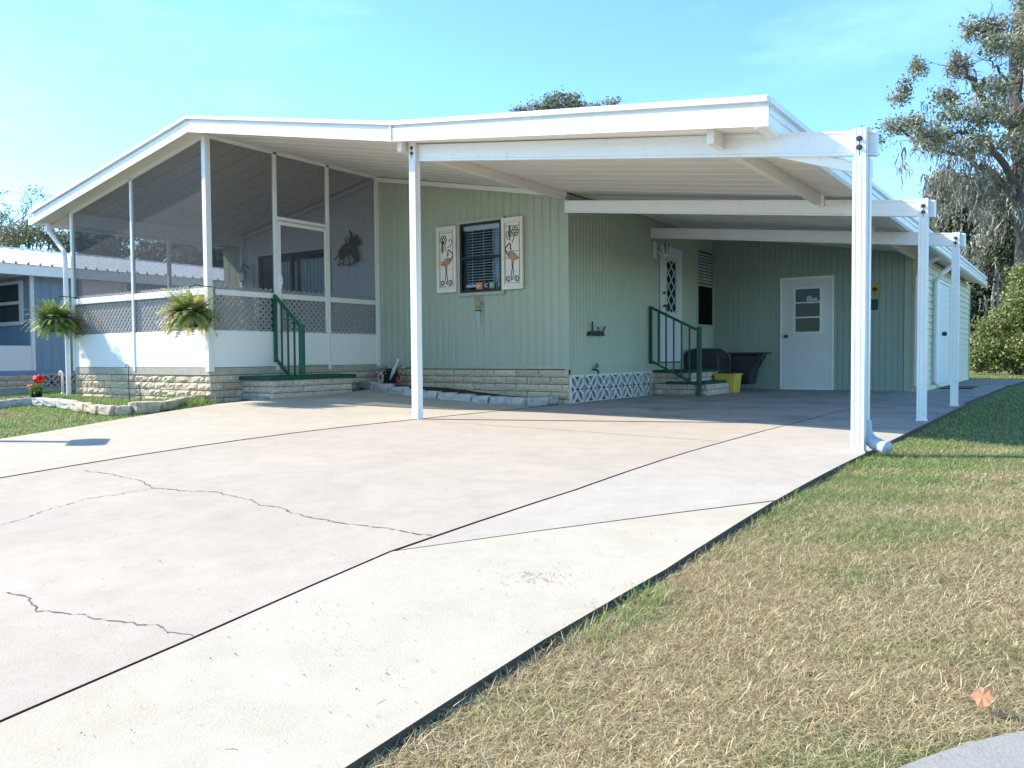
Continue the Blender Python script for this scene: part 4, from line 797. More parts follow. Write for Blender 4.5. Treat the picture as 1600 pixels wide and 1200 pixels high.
for dx, dz, r0 in ((-.16, .17, .06), (.10, .30, .085)):
    w = MB()
    for i in range(26): d = RNG.normal(size=3); d /= np.linalg.norm(d); w.ball(tuple(fl + np.array([dx, 0, dz]) + d * r0 * .7 * np.array([1.2, 1, .7])), r0 * .36, 5)
    w.tube([tuple(fl + np.array([dx * .4, 0, .08])), tuple(fl + np.array([dx, 0, dz]))], .005, 4); w.build('bloom', RED, ger, True)
# mailbox on a post by the driveway (throws the shadow at the left)
mbx = thing('mailbox', 'white mailbox on a wooden post beside the driveway, out past the left edge', 'mailbox', (-8.45, 3.22, 0))
w = MB(); w.box((-8.49, 3.18, -.1), (-8.41, 3.26, 1.0)); w.build('post', WOOD, mbx); w = MB()
w.prof([(-.09, 0), (.09, 0), (.09, .12), (.06, .18), (0, .205), (-.06, .18), (-.09, .12)], (-8.62, 3.34, 1.0), (-8.28, 3.10, 1.0), (.577, .816, 0), (0, 0, 1)); w.build('box', WHITE, mbx)
w = MB(); w.bar((-8.5, 3.22, .72), (-8.2, 3.25, .98), .04, .04); w.build('brace', WOOD, mbx)
# ------------------------------------------------------------------ neighbour's home
NX = -17.6; nb = thing('neighbour_home', 'blue mobile home with a white ribbed metal roof beyond the porch', 'house', (NX, 9, 0)); yA, yB = 2.0, 21.0
ze = onx(60, 431, NX + .35)[2]; cor = onx(52, 500, NX)[1]; zsk = onx(90, 578, NX)[2]; zt = onx(60, 430, NX)[2]
w = MB(); siding(w, (NX, cor), (0, 1), (1, 0), yB - cor, zsk, lambda u: ze + .03, [(0, 0), (.13, 0), (.145, -.014), (.175, -.014), (.19, 0)]); w.build('side_wall', BLUE, nb)
w = MB(); siding(w, (NX - 1.9, yA), (0, 1), (1, 0), cor - yA, .3, lambda u: ze + .03, [(0, 0), (.13, 0), (.145, -.014), (.175, -.014), (.19, 0)]); w.box((NX - 1.9, cor - .02, .3), (NX, cor, ze + .03)); w.build('recessed_wall', BLUE, nb)
zh = onx(20, 540, NX)[2]
w = MB(); w.box((NX - .03, yA, zsk), (NX, cor, zh)); w.box((NX - .04, cor - .05, zsk), (NX + .02, cor + .02, 2.7)); w.build('half_wall', DOORW, nb)
w = MB(); w.box((NX - .02, yA, zsk - .09), (NX + .012, yB, zsk)); w.build('skirt_trim', BLUED, nb)
w = MB(); w.cur = (.4, .35, .3); c2 = onx(66, 590, NX)[1]; bricks(w, (NX, yA), (0, 1), (1, 0), c2 - yA, zsk - .09, 4, h=.11, pal='tan2'); w.build('brick_skirt', [BRICK, MORTAR], nb)
w = MB(); breeze(w, (NX - .01, c2), (0, 1), (1, 0), 24, .34, zsk - .09 - .34); w.box((NX - .08, c2, -.1), (NX - .05, yB, zsk)); w.build('breeze_block_skirt', STONE, nb)
# window on the recessed wall, patio chair
yw = cor - .02; wa, wb = ony(-40, 480, yw), ony(34, 500, yw); w = MB(); za, zb = ony(20, 503, yw)[2], ony(20, 445, yw)[2]
for a, b in (((wa[0] - .08, za - .06), (wa[0], zb + .06)), ((wb[0], za - .06), (wb[0] + .10, zb + .06)), ((wa[0], za - .08), (wb[0], za)), ((wa[0], zb), (wb[0], zb + .06)), ((wa[0], (za + zb) / 2 - .03), (wb[0], (za + zb) / 2 + .03))): w.box((a[0], yw - .05, a[1]), (b[0], yw + .0, b[1]))
nw = w.build('window', DOORW, nb); w = MB(); w.box((wa[0], yw - .02, za), (wb[0], yw - .005, zb)); w.build('pane', pmat('dark_glass', (.03, .035, .045), .08, .1), nw)
ze = onx(60, 431, NX + .35)[2]; zf = onx(60, 415, NX + .35)[2]; 
w = MB(); w.box((NX + .30, yA, ze), (NX + .35, yB, zf)); w.box((NX - 2.0, yA, ze + .02), (NX + .30, yB, ze + .05)); w.build('eave_fascia', WHITE, nb)
RX = NX - 3.4; zr = onx(100, 398, RX)[2]; w = MB(); n = int((yB - yA) / .23)
for k in range(n):
    y = yA + k * .23; q = []
    for u, h in ((0, 0), (.165, 0), (.175, .045), (.205, .045), (.215, 0), (.23, 0)): q.append((y + u, h))
    for (a, ha), (b, hb) in zip(q, q[1:]): w.add([(NX + .4, a, zf + ha), (NX + .4, b, zf + hb), (RX, b, zr + hb), (RX, a, zr + ha)], [(0, 1, 2, 3)])
w.box((RX - .1, yA, zr - .03), (RX + .1, yB, zr + .05)); w.add([(RX, yA, zr), (RX - 3.6, yA, zf), (RX - 3.6, yB, zf), (RX, yB, zr)], [(0, 1, 2, 3)]); w.build('roof', METROOF, nb)
w = MB()
for y_, p in ((yB, 1), (yA, 0)): w.add([(NX - 1.9 * (p == 0), y_, .2), (NX - 6.8, y_, .2), (NX - 6.8, y_, ze + .1), (RX, y_, zr - .05), (NX - 1.9 * (p == 0), y_, ze + .1)], [(0, 1, 2, 3, 4)])
w.box((NX - 6.85, yA, .1), (NX - 6.8, yB, ze + .1)); w.build('end_wall', BLUE, nb)
# screened room frame of the neighbour seen through the porch
w = MB(); ys_ = [onx(px, 460, NX + .02)[1] for px in (128, 192)]; zz1 = onx(160, 440, NX)[2]; w.box((NX + .01, ys_[0], 1.2), (NX + .05, ys_[0] + .08, zz1)); w.box((NX + .01, ys_[1], 1.2), (NX + .05, ys_[1] + .08, zz1)); w.box((NX + .01, ys_[0] + .08, zz1 - .08), (NX + .05, ys_[1], zz1)); w.box((NX + .01, ys_[0] + .08, 1.2), (NX + .02, ys_[1], zz1 - .08)); w.build('bay_window', DOORW, nb)
chp = onx(8, 545, NX - 1.0); chr_ = thing('patio_chair', 'blue patio chair under the neighbour home window', 'chair', (chp[0], chp[1], .35)); x, y = chp[0], chp[1] + .1
for s in ((0, 0), (0, .45), (-.45, 0), (-.45, .45)): w = MB(); w.tube([(x + s[0], y + s[1], .35), (x + s[0] * .9, y + s[1] * .95, .78)], .015, 6); w.build('leg', BLUED, chr_)
w = MB(); w.box((x - .45, y, .76), (x, y + .45, .80)); w.build('seat', BLUE, chr_); w = MB(); w.prof([(0, 0), (.45, 0), (.42, .5), (.22, .58), (.03, .5)], (x - .44, y, .80), (x - .47, y, .80), (0, 1, 0), (0, 0, 1)); w.build('backrest', BLUE, chr_)
a = [hit(px, py) for px, py in ((-60, 608), (118, 596), (118, 606), (-60, 618))]
grid_surface('neighbour_path', [(-17.3, 3), (-17.3, 16), (-15.3, 16), (-15.3, 7.6), (-15.0, 6.9), (-15.2, 3)], CONC_ST, -.01, .1)
# ------------------------------------------------------------------ vegetation helpers
def snoise(x, y, s, seed):
    r = np.random.default_rng(seed); out = 0
    for k in range(9):
        a = r.uniform(0, 6.28); f = s * r.uniform(.5, 2.2); out = out + np.sin((x * math.cos(a) + y * math.sin(a)) * f + r.uniform(0, 6.28))
    return out / 3
def in_poly(x, y, poly):
    c = np.zeros(len(x), bool); j = len(poly) - 1
    for i in range(len(poly)):
        xi, yi = poly[i]; xj, yj = poly[j]; k = ((yi > y) != (yj > y)) & (x < (xj - xi) * (y - yi) / ((yj - yi) + 1e-12) + xi); c ^= k; j = i
    return c
def blades(poly, dens, hmin, hmax, wid, lean, colf, seed, zoff=-.037):
    r = np.random.default_rng(seed); xs = [p[0] for p in poly]; ys = [p[1] for p in poly]
    n = int((max(xs) - min(xs)) * (max(ys) - min(ys)) * dens); x = r.uniform(min(xs), max(xs), n); y = r.uniform(min(ys), max(ys), n)
    k = in_poly(x, y, poly); x, y = x[k], y[k]; k = r.random(len(x)) < .80 + .30 * snoise(x, y, 5, 3); x, y = x[k], y[k]; n = len(x)
    z = G(x, y) + zoff + r.uniform(0, .012, n); th = r.uniform(0, 6.283, n); L = r.uniform(hmin, hmax, n); ln = np.clip(r.normal(lean, .35, n), .1, 1.5); W_ = wid * r.uniform(.6, 1.3, n)
    dx, dy = np.cos(th), np.sin(th); sx, sy = -dy, dx
    hz1 = np.sin(ln * .78) * L * .5; vz1 = np.cos(ln * .78) * L * .5; l2 = np.minimum(ln * 1.2, 1.8); th2 = th + r.normal(0, .32, n)
    hx2 = dx * hz1 + np.cos(th2) * np.sin(l2) * L * .5; hy2 = dy * hz1 + np.sin(th2) * np.sin(l2) * L * .5; vz2 = np.maximum(vz1 + np.cos(l2) * L * .5, .004)
    vz1 = vz1 * .62; vz2 = np.maximum(vz2 * .62, .002)
    V = np.stack([np.stack([x - sx * W_, y - sy * W_, z], 1), np.stack([x + sx * W_, y + sy * W_, z], 1), np.stack([x + dx * hz1 + sx * W_ * .8, y + dy * hz1 + sy * W_ * .8, z + vz1], 1), np.stack([x + dx * hz1 - sx * W_ * .8, y + dy * hz1 - sy * W_ * .8, z + vz1], 1), np.stack([x + hx2, y + hy2, z + vz2], 1)], 1)
    C = np.repeat(colf(x, y, r, n)[:, None, :], 5, 1); b = np.arange(n)[:, None] * 5
    return V.reshape(-1, 3), b + np.array([[0, 1, 2, 3]]), b + np.array([[3, 2, 4]]), C.reshape(-1, 3)
def join_blades(parts, name, lab, mat=None):
    V = []; F4 = []; F3 = []; C = []; o = 0
    for v, a, b, c in parts: V.append(v); F4.append(a + o); F3.append(b + o); C.append(c); o += len(v)
    ob = fastmesh(name, np.concatenate(V), [np.concatenate(F4), np.concatenate(F3)], np.concatenate(C), mat or GRASSM); tag(ob, lab, 'grass', None, 'stuff'); return ob
STRAW = np.array([.50, .39, .23]); DRY = np.array([.30, .225, .135]); GRN = np.array([.13, .18, .06]); GRN2 = np.array([.27, .34, .11]); PALE = np.array([.62, .55, .40])
def col_right(x, y, r, n):
    g = np.clip((y - 3.0) / 2.6, 0, 1) * .62 + np.clip((-(x + .5)) / .9, 0, .30) * (y > 3.0) + .20 * snoise(x, y, 1.6, 8) + .24 * snoise(x, y, 5.5, 9) - .08
    g = g + np.clip((.16 - np.abs(y - (2.05 + 1.45 * (x + .1)))) * 2.5, 0, .4)
    g = g + .16 * np.clip(y - 4.2, 0, 1) + .5 * (y > 7); g = np.clip(g, .04, .96); t = r.random(n); c = np.where((t < g)[:, None], np.where((r.random(n) < .45)[:, None], GRN2, GRN), np.where((r.random(n) < .5)[:, None], STRAW, DRY))
    c = np.where((r.random(n) < .2 * (1 - g))[:, None], PALE, c); return c * np.array([1.22, 1.24, 1.12]) * r.uniform(.5, 1.45, n)[:, None]
def col_left(x, y, r, n):
    g = np.clip(.88 + .3 * snoise(x, y, 1.5, 5) - .25 * (y < 5), .2, .97); t = r.random(n); c = np.where((t < g)[:, None], np.where((r.random(n) < .5)[:, None], GRN2 * np.array([1.1, 1.35, .9]), GRN * np.array([1.1, 1.4, .9])), STRAW); return c * r.uniform(.7, 1.3, n)[:, None]
Rp = lambda y0, y1, w: None
cr = curb[:9]
near = sh(EL, .008)[::-1] + [(curb[0][0] - .02, curb[0][1] + .05)] + curb[1:9] + [(1.5, 4.5), (-.0, 4.6), (EX + .03, 5.2)]
edge = sh(EL, .003) + sh(EL, .045)[::-1]
parts = [blades(near, 62000, .03, .075, .00078, 1.3, col_right, 21),
         blades([(EX + .03, 5.2), (0, 4.6), (1.6, 4.5), (1.6, 7.2), (EX + .03, 7.2)], 24000, .03, .065, .0012, 1.2, col_right, 22),
         blades([(EX + .03, 7.2), (2.2, 7.2), (2.2, 12.5), (EX + .03, 12.5)], 4500, .03, .06, .0024, 1.0, col_right, 23),
         blades([(EX + .06, 12.5), (3.5, 12.5), (4.5, 30), (-.9, 30), (-.85, 23.6), (-1.02, 19.6)], 1100, .03, .06, .004, .8, col_right, 24),
         blades([(-2.1, 23.6), (-.9, 23.6), (-.9, 30), (-5, 30), (-5, 23.6)], 900, .04, .09, .005, .7, col_right, 25),
         blades([(EL[3][0] + .0, EL[3][1]), (EL[3][0] + .16, EL[3][1] + .05), (EL[4][0] + .12, EL[4][1] - .1), (EL[4][0] - .02, EL[4][1] - .2)], 9000, .05, .12, .0012, .8, col_left, 27),
         blades(edge, 11000, .04, .11, .0011, 1.15, col_right, 26)]
join_blades(parts, 'lawn_grass', 'dry straw coloured and green lawn grass right of the driveway')
LG = [(-8.2, 3.38), (-9.25, 6.62), (-9.75, 6.75), (-15.0, 6.85), (-15.0, 6.0), (-15.2, 2.5), (-8.05, 1.5)]
parts = [blades(LG, 3400, .04, .075, .0035, .7, col_left, 31, -.04), blades([(-15.3, 5.9), (-9.9, 5.9), (-9.4, 6.5), (-9.85, 6.78), (-13.4, 6.78), (-15.3, 7.6)], 2200, .06, .11, .0035, .45, col_left, 32, -.03),
         blades([(-10.3, 6.2), (-9.3, 6.2), (-9.6, 6.78), (-10.4, 6.78)], 2600, .12, .24, .004, .45, col_left, 33, -.03), blades([(-17.4, 16), (-14.2, 16), (-14.2, 7), (-15.2, 7), (-15.2, 16)], 500, .05, .1, .006, .5, col_left, 34, -.03)]
join_blades(parts, 'lawn_grass', 'green lawn grass in front of the porch on the left')
# leaf litter on the driveway
V = []; C = []
def fleck(x, y, s, col):
    a = RNG.uniform(0, 6.28); d = np.array([math.cos(a), math.sin(a)]) * s; e = np.array([-d[1], d[0]]) * RNG.uniform(.2, .6); z = float(G(x, y)) + .004; q = z + RNG.uniform(0, .006)
    global V, C; V += [(x - d[0], y - d[1], z), (x - e[0], y - e[1], q), (x + d[0], y + d[1], z + .002), (x + e[0], y + e[1], q)]; C += [col] * 4
for i in range(330):
    p = hit(RNG.uniform(50, 1250), RNG.uniform(690, 1190))
    if p[0] < EX - .05: fleck(p[0], p[1], RNG.uniform(.0015, .005) * (1 + .10 * p[1]), (.10, .075, .055))
for i in range(110):
    p = hit(RNG.normal(845, 34), RNG.normal(904, 7)); fleck(p[0], p[1], RNG.uniform(.002, .006), (.17, .10, .07))
for i in range(90):
    p = hit(RNG.normal(480, 60), RNG.normal(965, 25)); 
    if p[0] > JX: fleck(p[0], p[1], RNG.uniform(.0015, .004), (.10, .08, .06))
ob = fastmesh('leaf_litter', np.array(V), [np.arange(len(V)).reshape(-1, 4)], np.array(C, float), DEADL); tag(ob, 'tiny dark leaf flecks scattered over the driveway', 'leaf litter', None, 'stuff')
for px, py, px2, py2 in ((588, 1102, 604, 1094), (838, 902, 848, 896), (352, 1172, 372, 1173)):
    a = hit(px, py); b = hit(px2, py2); w = MB(); w.tube([(a[0], a[1], a[2] + .001), ((a[0] + b[0]) / 2, (a[1] + b[1]) / 2 + .004, (a[2] + b[2]) / 2 + .002), (b[0], b[1], b[2] + .001)], .0012, 5)
    tag(w.build('twig', BARK), {588: 'short straight dark twig on the pale strip nearest the lawn', 838: 'reddish twig in the patch of leaf crumbs', 352: 'thin twig at the near end of the pale strip'}[px], 'twig')
p = hit(1535, 1100); w = MB(); cen = Vector((p[0], p[1], p[2] + .016)); ps = []
for k, (a, r_) in enumerate([(0, .034), (.4, .020), (.9, .030), (1.4, .018), (1.9, .028), (2.5, .018), (3.1, .034), (3.6, .019), (4.3, .026), (5.0, .018), (5.6, .028), (6.0, .020)]): r_ *= .78; ps.append(cen + Vector((r_ * math.cos(a), r_ * math.sin(a), .018 * math.cos(a * 1 - 1.5))))
w.add(ps + [cen + Vector((0, 0, .003))], [(i, (i + 1) % 12, 12) for i in range(12)]); tag(w.build('fallen_leaf', pmat('orange_leaf', (.42, .18, .09), .7, .2, 30)), 'orange fallen leaf lying on the dry grass near the kerb', 'leaf')
# ------------------------------------------------------------------ trees
def leaves(cl, n, size, cols, seed, flat_=.0):
    """cl: list of (centre, radius xyz, weight). leaf-sized rhombi through each clump's volume, gathered in tufts"""
    r = np.random.default_rng(seed); wts = np.array([c[2] for c in cl], float); wts /= wts.sum(); per = r.multinomial(n, wts); V = []; C = []
    for (c, rad, _), m in zip(cl, per):
        if m == 0: continue
        c = np.array(c); rad = np.array(rad) * np.ones(3); nt = max(3, m // 11); q = r.normal(size=(nt, 3)); q /= np.linalg.norm(q, axis=1)[:, None]; q *= r.uniform(.15, 1.05, (nt, 1)) ** .6
        tc = c + q * rad; tid = r.integers(0, nt, m); sp = rad.mean() * .17 + size; p = tc[tid] + r.normal(size=(m, 3)) * sp * np.array([1, 1, .8])
        a = r.normal(size=(m, 3)); a /= np.linalg.norm(a, axis=1)[:, None]; b = np.cross(a, r.normal(size=(m, 3))); b /= np.linalg.norm(b, axis=1)[:, None]; s = size * r.uniform(.6, 1.35, (m, 1))
        V.append(np.stack([p - a * s, p + b * s * .45, p + a * s, p - b * s * .45], 1)); tcl = r.integers(0, len(cols), nt); cc = np.array(cols)[tcl][tid] * r.uniform(.7, 1.35, (nt, 1))[tid] * r.uniform(.8, 1.2, (m, 1)); C.append(np.repeat(cc[:, None, :], 4, 1))
    V = np.concatenate(V).reshape(-1, 3); return V, np.arange(len(V)).reshape(-1, 4), np.concatenate(C).reshape(-1, 3)
def D3(px, py, d, j=0.): p = dep(px, py, d); return p + np.array([0, 0, 0.]) 
FW = np.array([-RM[0][2], -RM[1][2], 0]); FW /= np.linalg.norm(FW); RT = np.array([FW[1], -FW[0], 0])
def jit(p, r, s): return p + FW * r.uniform(-s, s)
def twigs(mb, ends, r, n, length, rad=.012):
    for e in ends:
        for _ in range(n):
            d = r.normal(size=3); d[2] = abs(d[2]) * .5 + .1; d /= np.linalg.norm(d); p = np.array(e); pts = [p]
            for k in range(4): d = d + r.normal(size=3) * .25; d /= np.linalg.norm(d); p = p + d * length / 4; pts.append(p)
            mb.tube(pts, [rad, rad * .8, rad * .6, rad * .4, rad * .2], 4, False)
OAKC = [(.18, .205, .12), (.24, .26, .155), (.30, .31, .20), (.12, .14, .085), (.36, .35, .27)]
DKC = [(.08, .095, .05), (.12, .14, .07), (.05, .065, .04), (.18, .18, .13)]
YGC = [(.24, .28, .07), (.18, .23, .06), (.30, .31, .09), (.12, .16, .05), (.17, .20, .09)]
def limb(mb, pts, d, r0, r1, sc):
    P = [dep(px, py, d + o) for px, py, o in pts]; Q = []
    for i in range(len(P) - 1):
        for k in range(4): Q.append(P[i] + (P[i + 1] - P[i]) * k / 4 + (sc.normal(size=3) * .05 if k else 0))
    Q.append(P[-1]); rs = [r0 + (r1 - r0) * i / (len(Q) - 1) for i in range(len(Q))]; mb.tube(Q, rs, 8); return Q
# right hand oak
rr = np.random.default_rng(4); D0 = 27.; oak = thing('oak_tree', 'tall spreading live oak with long bare limbs and hanging moss right of the carport', 'tree', tuple(dep(1610, 590, D0) * np.array([1, 1, 0])))
w = MB(); ends = []
for pts, r0, r1 in (([(1612, 600, 0), (1606, 470, 0), (1598, 330, 0), (1592, 230, 0), (1584, 150, .5), (1590, 60, 1), (1600, -40, 1)], .42, .13), ([(1592, 215, 0), (1560, 180, -.5), (1530, 140, -1), (1510, 110, -1.5), (1490, 95, -2)], .15, .04), ([(1598, 300, 0), (1560, 245, -1), (1530, 215, -1), (1500, 205, -1.5), (1440, 215, -2)], .13, .03), ([(1600, 330, 0), (1540, 260, 1), (1500, 240, 1.5), (1450, 235, 1.5), (1405, 200, 1)], .12, .03),
                    ([(1590, 130, 0), (1600, 90, 0), (1570, 50, 0), (1540, 35, 0)], .08, .02), ([(1590, 180, 0), (1640, 120, 0), (1680, 60, 0)], .15, .04), ([(1600, 260, 0), (1680, 220, 0), (1740, 150, 0)], .14, .03), ([(1585, 140, 1), (1560, 110, 1), (1545, 95, 1)], .06, .02)):
    Q = limb(w, pts, D0, r0, r1, rr); ends += Q[len(Q) // 2:]
twigs(w, ends, rr, 3, 1.0, .014); w.build('trunk', BARK, oak)
cl = []
for px, py, rx, ry, wt in ((1400, 195, 22, 18, 1.0), (1432, 178, 22, 14, .7), (1385, 215, 10, 8, .3), (1425, 235, 24, 16, 1.), (1450, 215, 24, 14, .8), (1472, 120, 14, 20, .9), (1480, 75, 12, 18, .6), (1500, 105, 18, 16, .9), (1508, 135, 20, 14, .9), (1445, 125, 16, 10, .5), (1435, 120, 8, 12, .3), (1505, 165, 26, 12, .9), (1470, 168, 20, 10, .7), (1460, 195, 30, 12, 1), (1500, 205, 30, 14, 1),
                           (1485, 245, 28, 14, .9), (1520, 270, 30, 20, 1.0), (1560, 235, 28, 22, 1), (1535, 35, 20, 14, .8), (1560, 55, 20, 14, .8), (1575, 30, 20, 16, .8), (1550, 95, 18, 18, .9), (1570, 110, 22, 16, .8), (1598, 20, 22, 22, 1), (1600, 70, 20, 25, .8), (1600, 150, 16, 30, .6), (1590, 200, 20, 25, .8), (1640, 60, 50, 50, 3), (1680, 140, 50, 50, 3), (1700, 240, 60, 50, 3), (1640, 220, 40, 40, 2)):
    k = D0 / FPX; cl.append((jit(dep(px, py, D0), rr, 2.2), (rx * k * 1.0, rx * k * 1.3, ry * k), wt))
V, F, C = leaves(cl, 22000, .070, OAKC, 41); fastmesh('crown', V, [F], C, LEAFM, oak)
def moss(centres, n, seed, name, parent, lo=.5, hi=1.8, col=(.26, .26, .21), spread=.7):
    """grey beards: bunches of short crooked ribbons hung from points on the limbs"""
    r = np.random.default_rng(seed); V = []
    for _ in range(max(1, n // 9)):
        c = np.array(centres[r.integers(len(centres))]) + r.normal(size=3) * spread * np.array([1, 1, 1.1]); LB = r.uniform(lo, hi)
        for _ in range(9):
            p = c + r.normal(size=3) * np.array([.10, .10, .12]); L = LB * r.uniform(.35, 1) * .5; a = r.uniform(0, 6.28); s = np.array([math.cos(a), math.sin(a), 0]); wd_ = r.uniform(.015, .04)
            for k in range(4):
                q = p + np.array([r.normal() * .05, r.normal() * .05, -L / 4]); w0 = wd_ * (1 - k * .2); w1 = wd_ * (.8 - k * .2) * r.uniform(.5, 1.3)
                V += [p - s * w0, p + s * w0, q + s * w1, q - s * w1]; p = q
    V = np.array(V); C = np.repeat(np.array([col]) * r.uniform(.5, 1.4, (len(V) // 4, 1)), 4, 0); return fastmesh(name, V, [np.arange(len(V)).reshape(-1, 4)], C, LEAFM, parent)
moss([dep(px, py, D0) for px, py in ((1460, 230), (1500, 250), (1530, 260), (1560, 280), (1585, 250), (1480, 270), (1520, 170), (1540, 300), (1500, 290))], 1500, 42, 'hanging_moss', oak, .4, 1.7, spread=.6)
# mass of mossy trees behind
def clump_tree(name, lab, cat, px, py0, D, cls, n, size, cols, seed, group=None, trunkw=.16, mossn=0, lean=0, barkm=BARK):
    r = np.random.default_rng(seed); base = dep(px, py0, D); base[2] = 0; t = thing(name, lab, cat, tuple(base), group); w = MB(); k = D / FPX; tops = []
    for (cx, cy, rx, ry, wt) in cls:
        c = dep(cx, cy, D); tops.append(c); m1 = base + (c - base) * .45 + np.array([0, 0, .4]) + RT * r.normal() * .2
        w.tube([base + RT * r.normal() * trunkw, m1, c], [trunkw * (.6 if len(cls) > 3 else 1), trunkw * .4, trunkw * .12], 6)
    twigs(w, tops, r, 4, min(.9, 14 * k), .015); w.build('trunk', barkm, t)
    cl = [(jit(dep(cx, cy, D), r, rx * k * .8), (rx * k, rx * k, ry * k), wt) for cx, cy, rx, ry, wt in cls]; V, F, C = leaves(cl, n, size, cols, seed); V[:, 2] = np.maximum(V[:, 2], .03); fastmesh('crown', V, [F], C, LEAFM, t)
    if mossn: moss(tops, mossn, seed + 1, 'hanging_moss', t, .5, 1.7, (.28, .28, .24), spread=24 * k)
    return t
gb = 'mossy trees behind the carport'
clump_tree('mossy_tree', 'grey green mossy tree just right of the carport roof edge', 'tree', 1480, 590, 33, [(1470, 300, 18, 26, 1), (1480, 345, 28, 28, 1.5), (1500, 390, 34, 30, 1.5), (1475, 400, 20, 26, 1), (1530, 330, 26, 30, 1), (1530, 420, 30, 34, 1.2)], 26000, .085, OAKC, 51, gb, mossn=900)
clump_tree('mossy_tree', 'dark mossy tree behind the cream shed corner', 'tree', 1535, 592, 31, [(1535, 440, 26, 26, 1), (1530, 490, 22, 34, 1.4), (1525, 540, 20, 40, 1.5), (1550, 500, 25, 40, 1), (1560, 440, 22, 30, .8), (1500, 470, 24, 40, 1)], 24000, .08, DKC, 52, gb, mossn=500)
clump_tree('mossy_tree', 'pale trunked mossy tree rising behind the yellow green bush', 'tree', 1560, 592, 30, [(1570, 320, 26, 34, 1), (1590, 370, 30, 34, 1.2), (1560, 380, 24, 28, 1), (1600, 300, 26, 30, 1), (1590, 430, 28, 26, 1), (1640, 360, 40, 60, 2), (1545, 290, 20, 20, .5)], 30000, .08, OAKC + [(.22, .24, .09)], 53, gb, mossn=1100, barkm=BARKP)
clump_tree('mossy_tree', 'dark dense tree standing just past the right edge', 'tree', 1700, 592, 30, [(1680, 420, 50, 60, 2), (1720, 320, 60, 70, 2), (1690, 520, 50, 60, 2), (1760, 480, 50, 80, 2)], 9000, .13, DKC, 54, gb)
clump_tree('mossy_tree', 'low dark tree hidden mostly behind the shed', 'tree', 1440, 592, 38, [(1440, 420, 40, 60, 2), (1400, 460, 50, 60, 2), (1480, 480, 40, 70, 2)], 8000, .12, DKC, 57, gb)
clump_tree('large_bush', 'bright yellow green bush at the end of the lawn right of the shed', 'bush', 1590, 592, 25, [(1560, 520, 26, 30, 1.2), (1590, 480, 26, 32, 1.3), (1545, 555, 22, 24, 1), (1580, 550, 30, 30, 1.4), (1525, 565, 10, 18, .4), (1620, 470, 36, 50, 2), (1640, 540, 40, 45, 2), (1610, 430, 20, 20, .6)], 30000, .055, YGC, 55, trunkw=.06)
clump_tree('treetop_oak', 'oak treetop showing above the white carport roof', 'tree', 860, 592, 42, [(838, 168, 26, 10, 1), (870, 162, 24, 14, 1.3), (900, 168, 16, 10, .6), (812, 175, 14, 6, .4), (880, 148, 5, 5, .1), (895, 155, 8, 6, .2), (935, 166, 18, 4, .35), (955, 163, 14, 4, .3), (870, 205, 50, 16, 2), (855, 250, 62, 34, 5), (885, 310, 66, 44, 6), (850, 370, 60, 44, 5)], 17000, .085, OAKC, 56)
# left background
def bare_tree(px, D, top, lab, seed, wd=55):
    r = np.random.default_rng(seed); b = dep(px, 590, D); b[2] = 0; H_ = dep(px, top, D)[2]; t = thing('bare_tree', lab, 'tree', tuple(b)); w = MB(); tips = []
    def grow(p, d, L, rad, lv):
        pts = [p]; q = np.array(p)
        for k in range(4): d = d + r.normal(size=3) * .10; d /= np.linalg.norm(d); q = q + d * L / 4; pts.append(q)
        w.tube(pts, [rad, rad * .9, rad * .8, rad * .7, rad * .6], 5, False)
        if lv == 0: tips.append(q); return
        for _ in range(4 if lv > 1 else 3):
            nd = d + r.normal(size=3) * .42 + np.array([0, 0, .12]); nd /= np.linalg.norm(nd); grow(pts[r.integers(2, 5)], nd, L * r.uniform(.55, .8), rad * .55, lv - 1)
    grow(b, np.array([0, 0, 1.]), H_ * .50, .20, 4); w.build('trunk', BARKP, t)
    cl = [(p, (.35,) * 3, 1) for p in tips]; V, F, C = leaves(cl, 7000, .06, [(.14, .15, .09), (.22, .2, .12)], seed + 1); fastmesh('crown', V, [F], C, LEAFM, t)
bare_tree(36, 38, 312, 'thin leafless tree behind the neighbour metal roof at the far left', 61)
bare_tree(-30, 40, 330, 'second leafless tree just past the left edge', 62)
gl = 'trees behind the neighbour home'
clump_tree('background_tree', 'small ochre green tree just right of the leafless tree', 'tree', 60, 590, 36, [(62, 362, 18, 18, 1), (44, 370, 18, 16, 1), (76, 372, 14, 16, .8), (22, 372, 24, 18, 1.2), (40, 352, 16, 10, .3)], 1900, .075, [(.24, .24, .12), (.30, .24, .10), (.18, .2, .1)], 63, gl)
clump_tree('background_tree', 'sparse green tree seen beside the porch downspout', 'tree', 100, 590, 40, [(100, 385, 18, 14, 1), (115, 368, 12, 12, .5), (90, 375, 10, 12, .3), (130, 385, 20, 20, 1)], 3000, .10, OAKC, 64, gl)
for k, (px, D, cls, lab) in enumerate(((165, 42, [(150, 380, 30, 22, 1), (190, 372, 30, 26, 1), (170, 400, 30, 20, 1)], 'tree seen through the leftmost porch screen'), (250, 40, [(240, 395, 30, 24, 1), (275, 385, 30, 22, 1), (255, 410, 30, 16, 1)], 'tree seen through the second porch screen'), (330, 38, [(320, 398, 28, 24, 1), (345, 405, 20, 24, 1), (300, 412, 24, 16, 1)], 'tree seen behind the porch corner post'))):
    clump_tree('background_tree', lab, 'tree', px, 590, D, cls, 3500, .11, OAKC + DKC, 70 + k, gl)
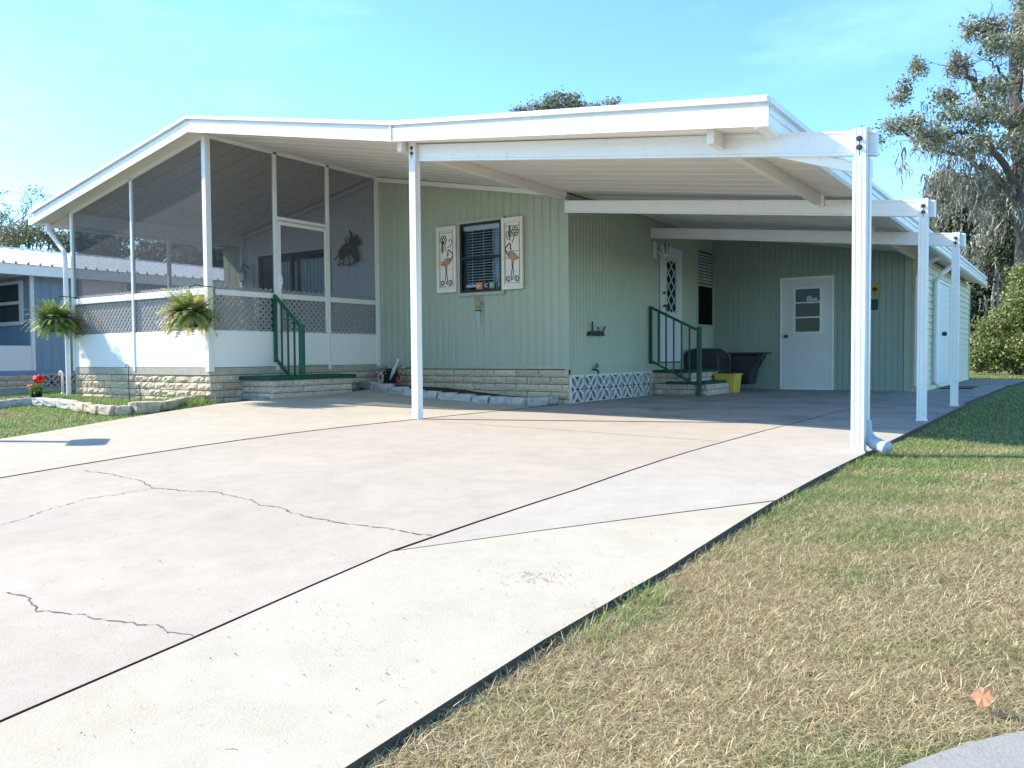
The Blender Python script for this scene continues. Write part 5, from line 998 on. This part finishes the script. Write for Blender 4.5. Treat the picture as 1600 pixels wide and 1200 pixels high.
# ------------------------------------------------------------------ light
SUN = Vector((1.20, .47, -1)).normalized(); el = math.asin(-SUN.z); az = math.atan2(-SUN.x, -SUN.y)      # azimuth of the sun, clockwise from +Y
sl = bpy.data.lights.new('sun', 'SUN'); sl.energy = 3.45; sl.angle = math.radians(.53); sl.color = (1, .92, .82); so = bpy.data.objects.new('sun', sl); COL.objects.link(so); so.rotation_euler = SUN.to_track_quat('-Z', 'Y').to_euler(); so.location = (-8, -4, 10)
wd = bpy.data.worlds.new('World'); SC.world = wd; wd.use_nodes = True; N = wd.node_tree.nodes; L = wd.node_tree.links; bg = N['Background']
sk = N.new('ShaderNodeTexSky'); sk.sky_type = 'NISHITA'; sk.sun_disc = False; sk.sun_elevation = el; sk.sun_rotation = az; sk.air_density = .9; sk.dust_density = .1; sk.ozone_density = 1.5
tc = N.new('ShaderNodeTexCoord'); mp = N.new('ShaderNodeMapping'); mp.inputs['Scale'].default_value = (1.2, 1.2, 5); mp.inputs['Rotation'].default_value = (.2, .1, .4); L.new(tc.outputs['Generated'], mp.inputs[0])
nz = N.new('ShaderNodeTexNoise'); nz.inputs['Scale'].default_value = 2.2; nz.inputs['Detail'].default_value = 8; nz.inputs['Roughness'].default_value = .55; L.new(mp.outputs[0], nz.inputs['Vector'])
rp = N.new('ShaderNodeValToRGB'); rp.color_ramp.elements[0].position = .52; rp.color_ramp.elements[1].position = .85; rp.color_ramp.elements[1].color = (.22, .22, .22, 1); L.new(nz.outputs[0], rp.inputs[0])
mx = N.new('ShaderNodeMixRGB'); L.new(rp.outputs[0], mx.inputs[0]); L.new(sk.outputs[0], mx.inputs[1]); mx.inputs[2].default_value = (6.5, 7.2, 7.6, 1); tn = N.new('ShaderNodeMixRGB'); tn.blend_type = 'MULTIPLY'; tn.inputs[0].default_value = 1; tn.inputs[2].default_value = (.635, .905, 1.05, 1); L.new(mx.outputs[0], tn.inputs[1]); L.new(tn.outputs[0], bg.inputs[0]); bg.inputs[1].default_value = .15
SC.view_settings.view_transform = 'Standard'; SC.view_settings.look = 'None'; SC.view_settings.gamma = 1; SC.view_settings.exposure = 1.40
SC.render.engine = 'CYCLES'; SC.cycles.max_bounces = 8; SC.cycles.transparent_max_bounces = 16
SC.render.resolution_x = 1024; SC.render.resolution_y = 768
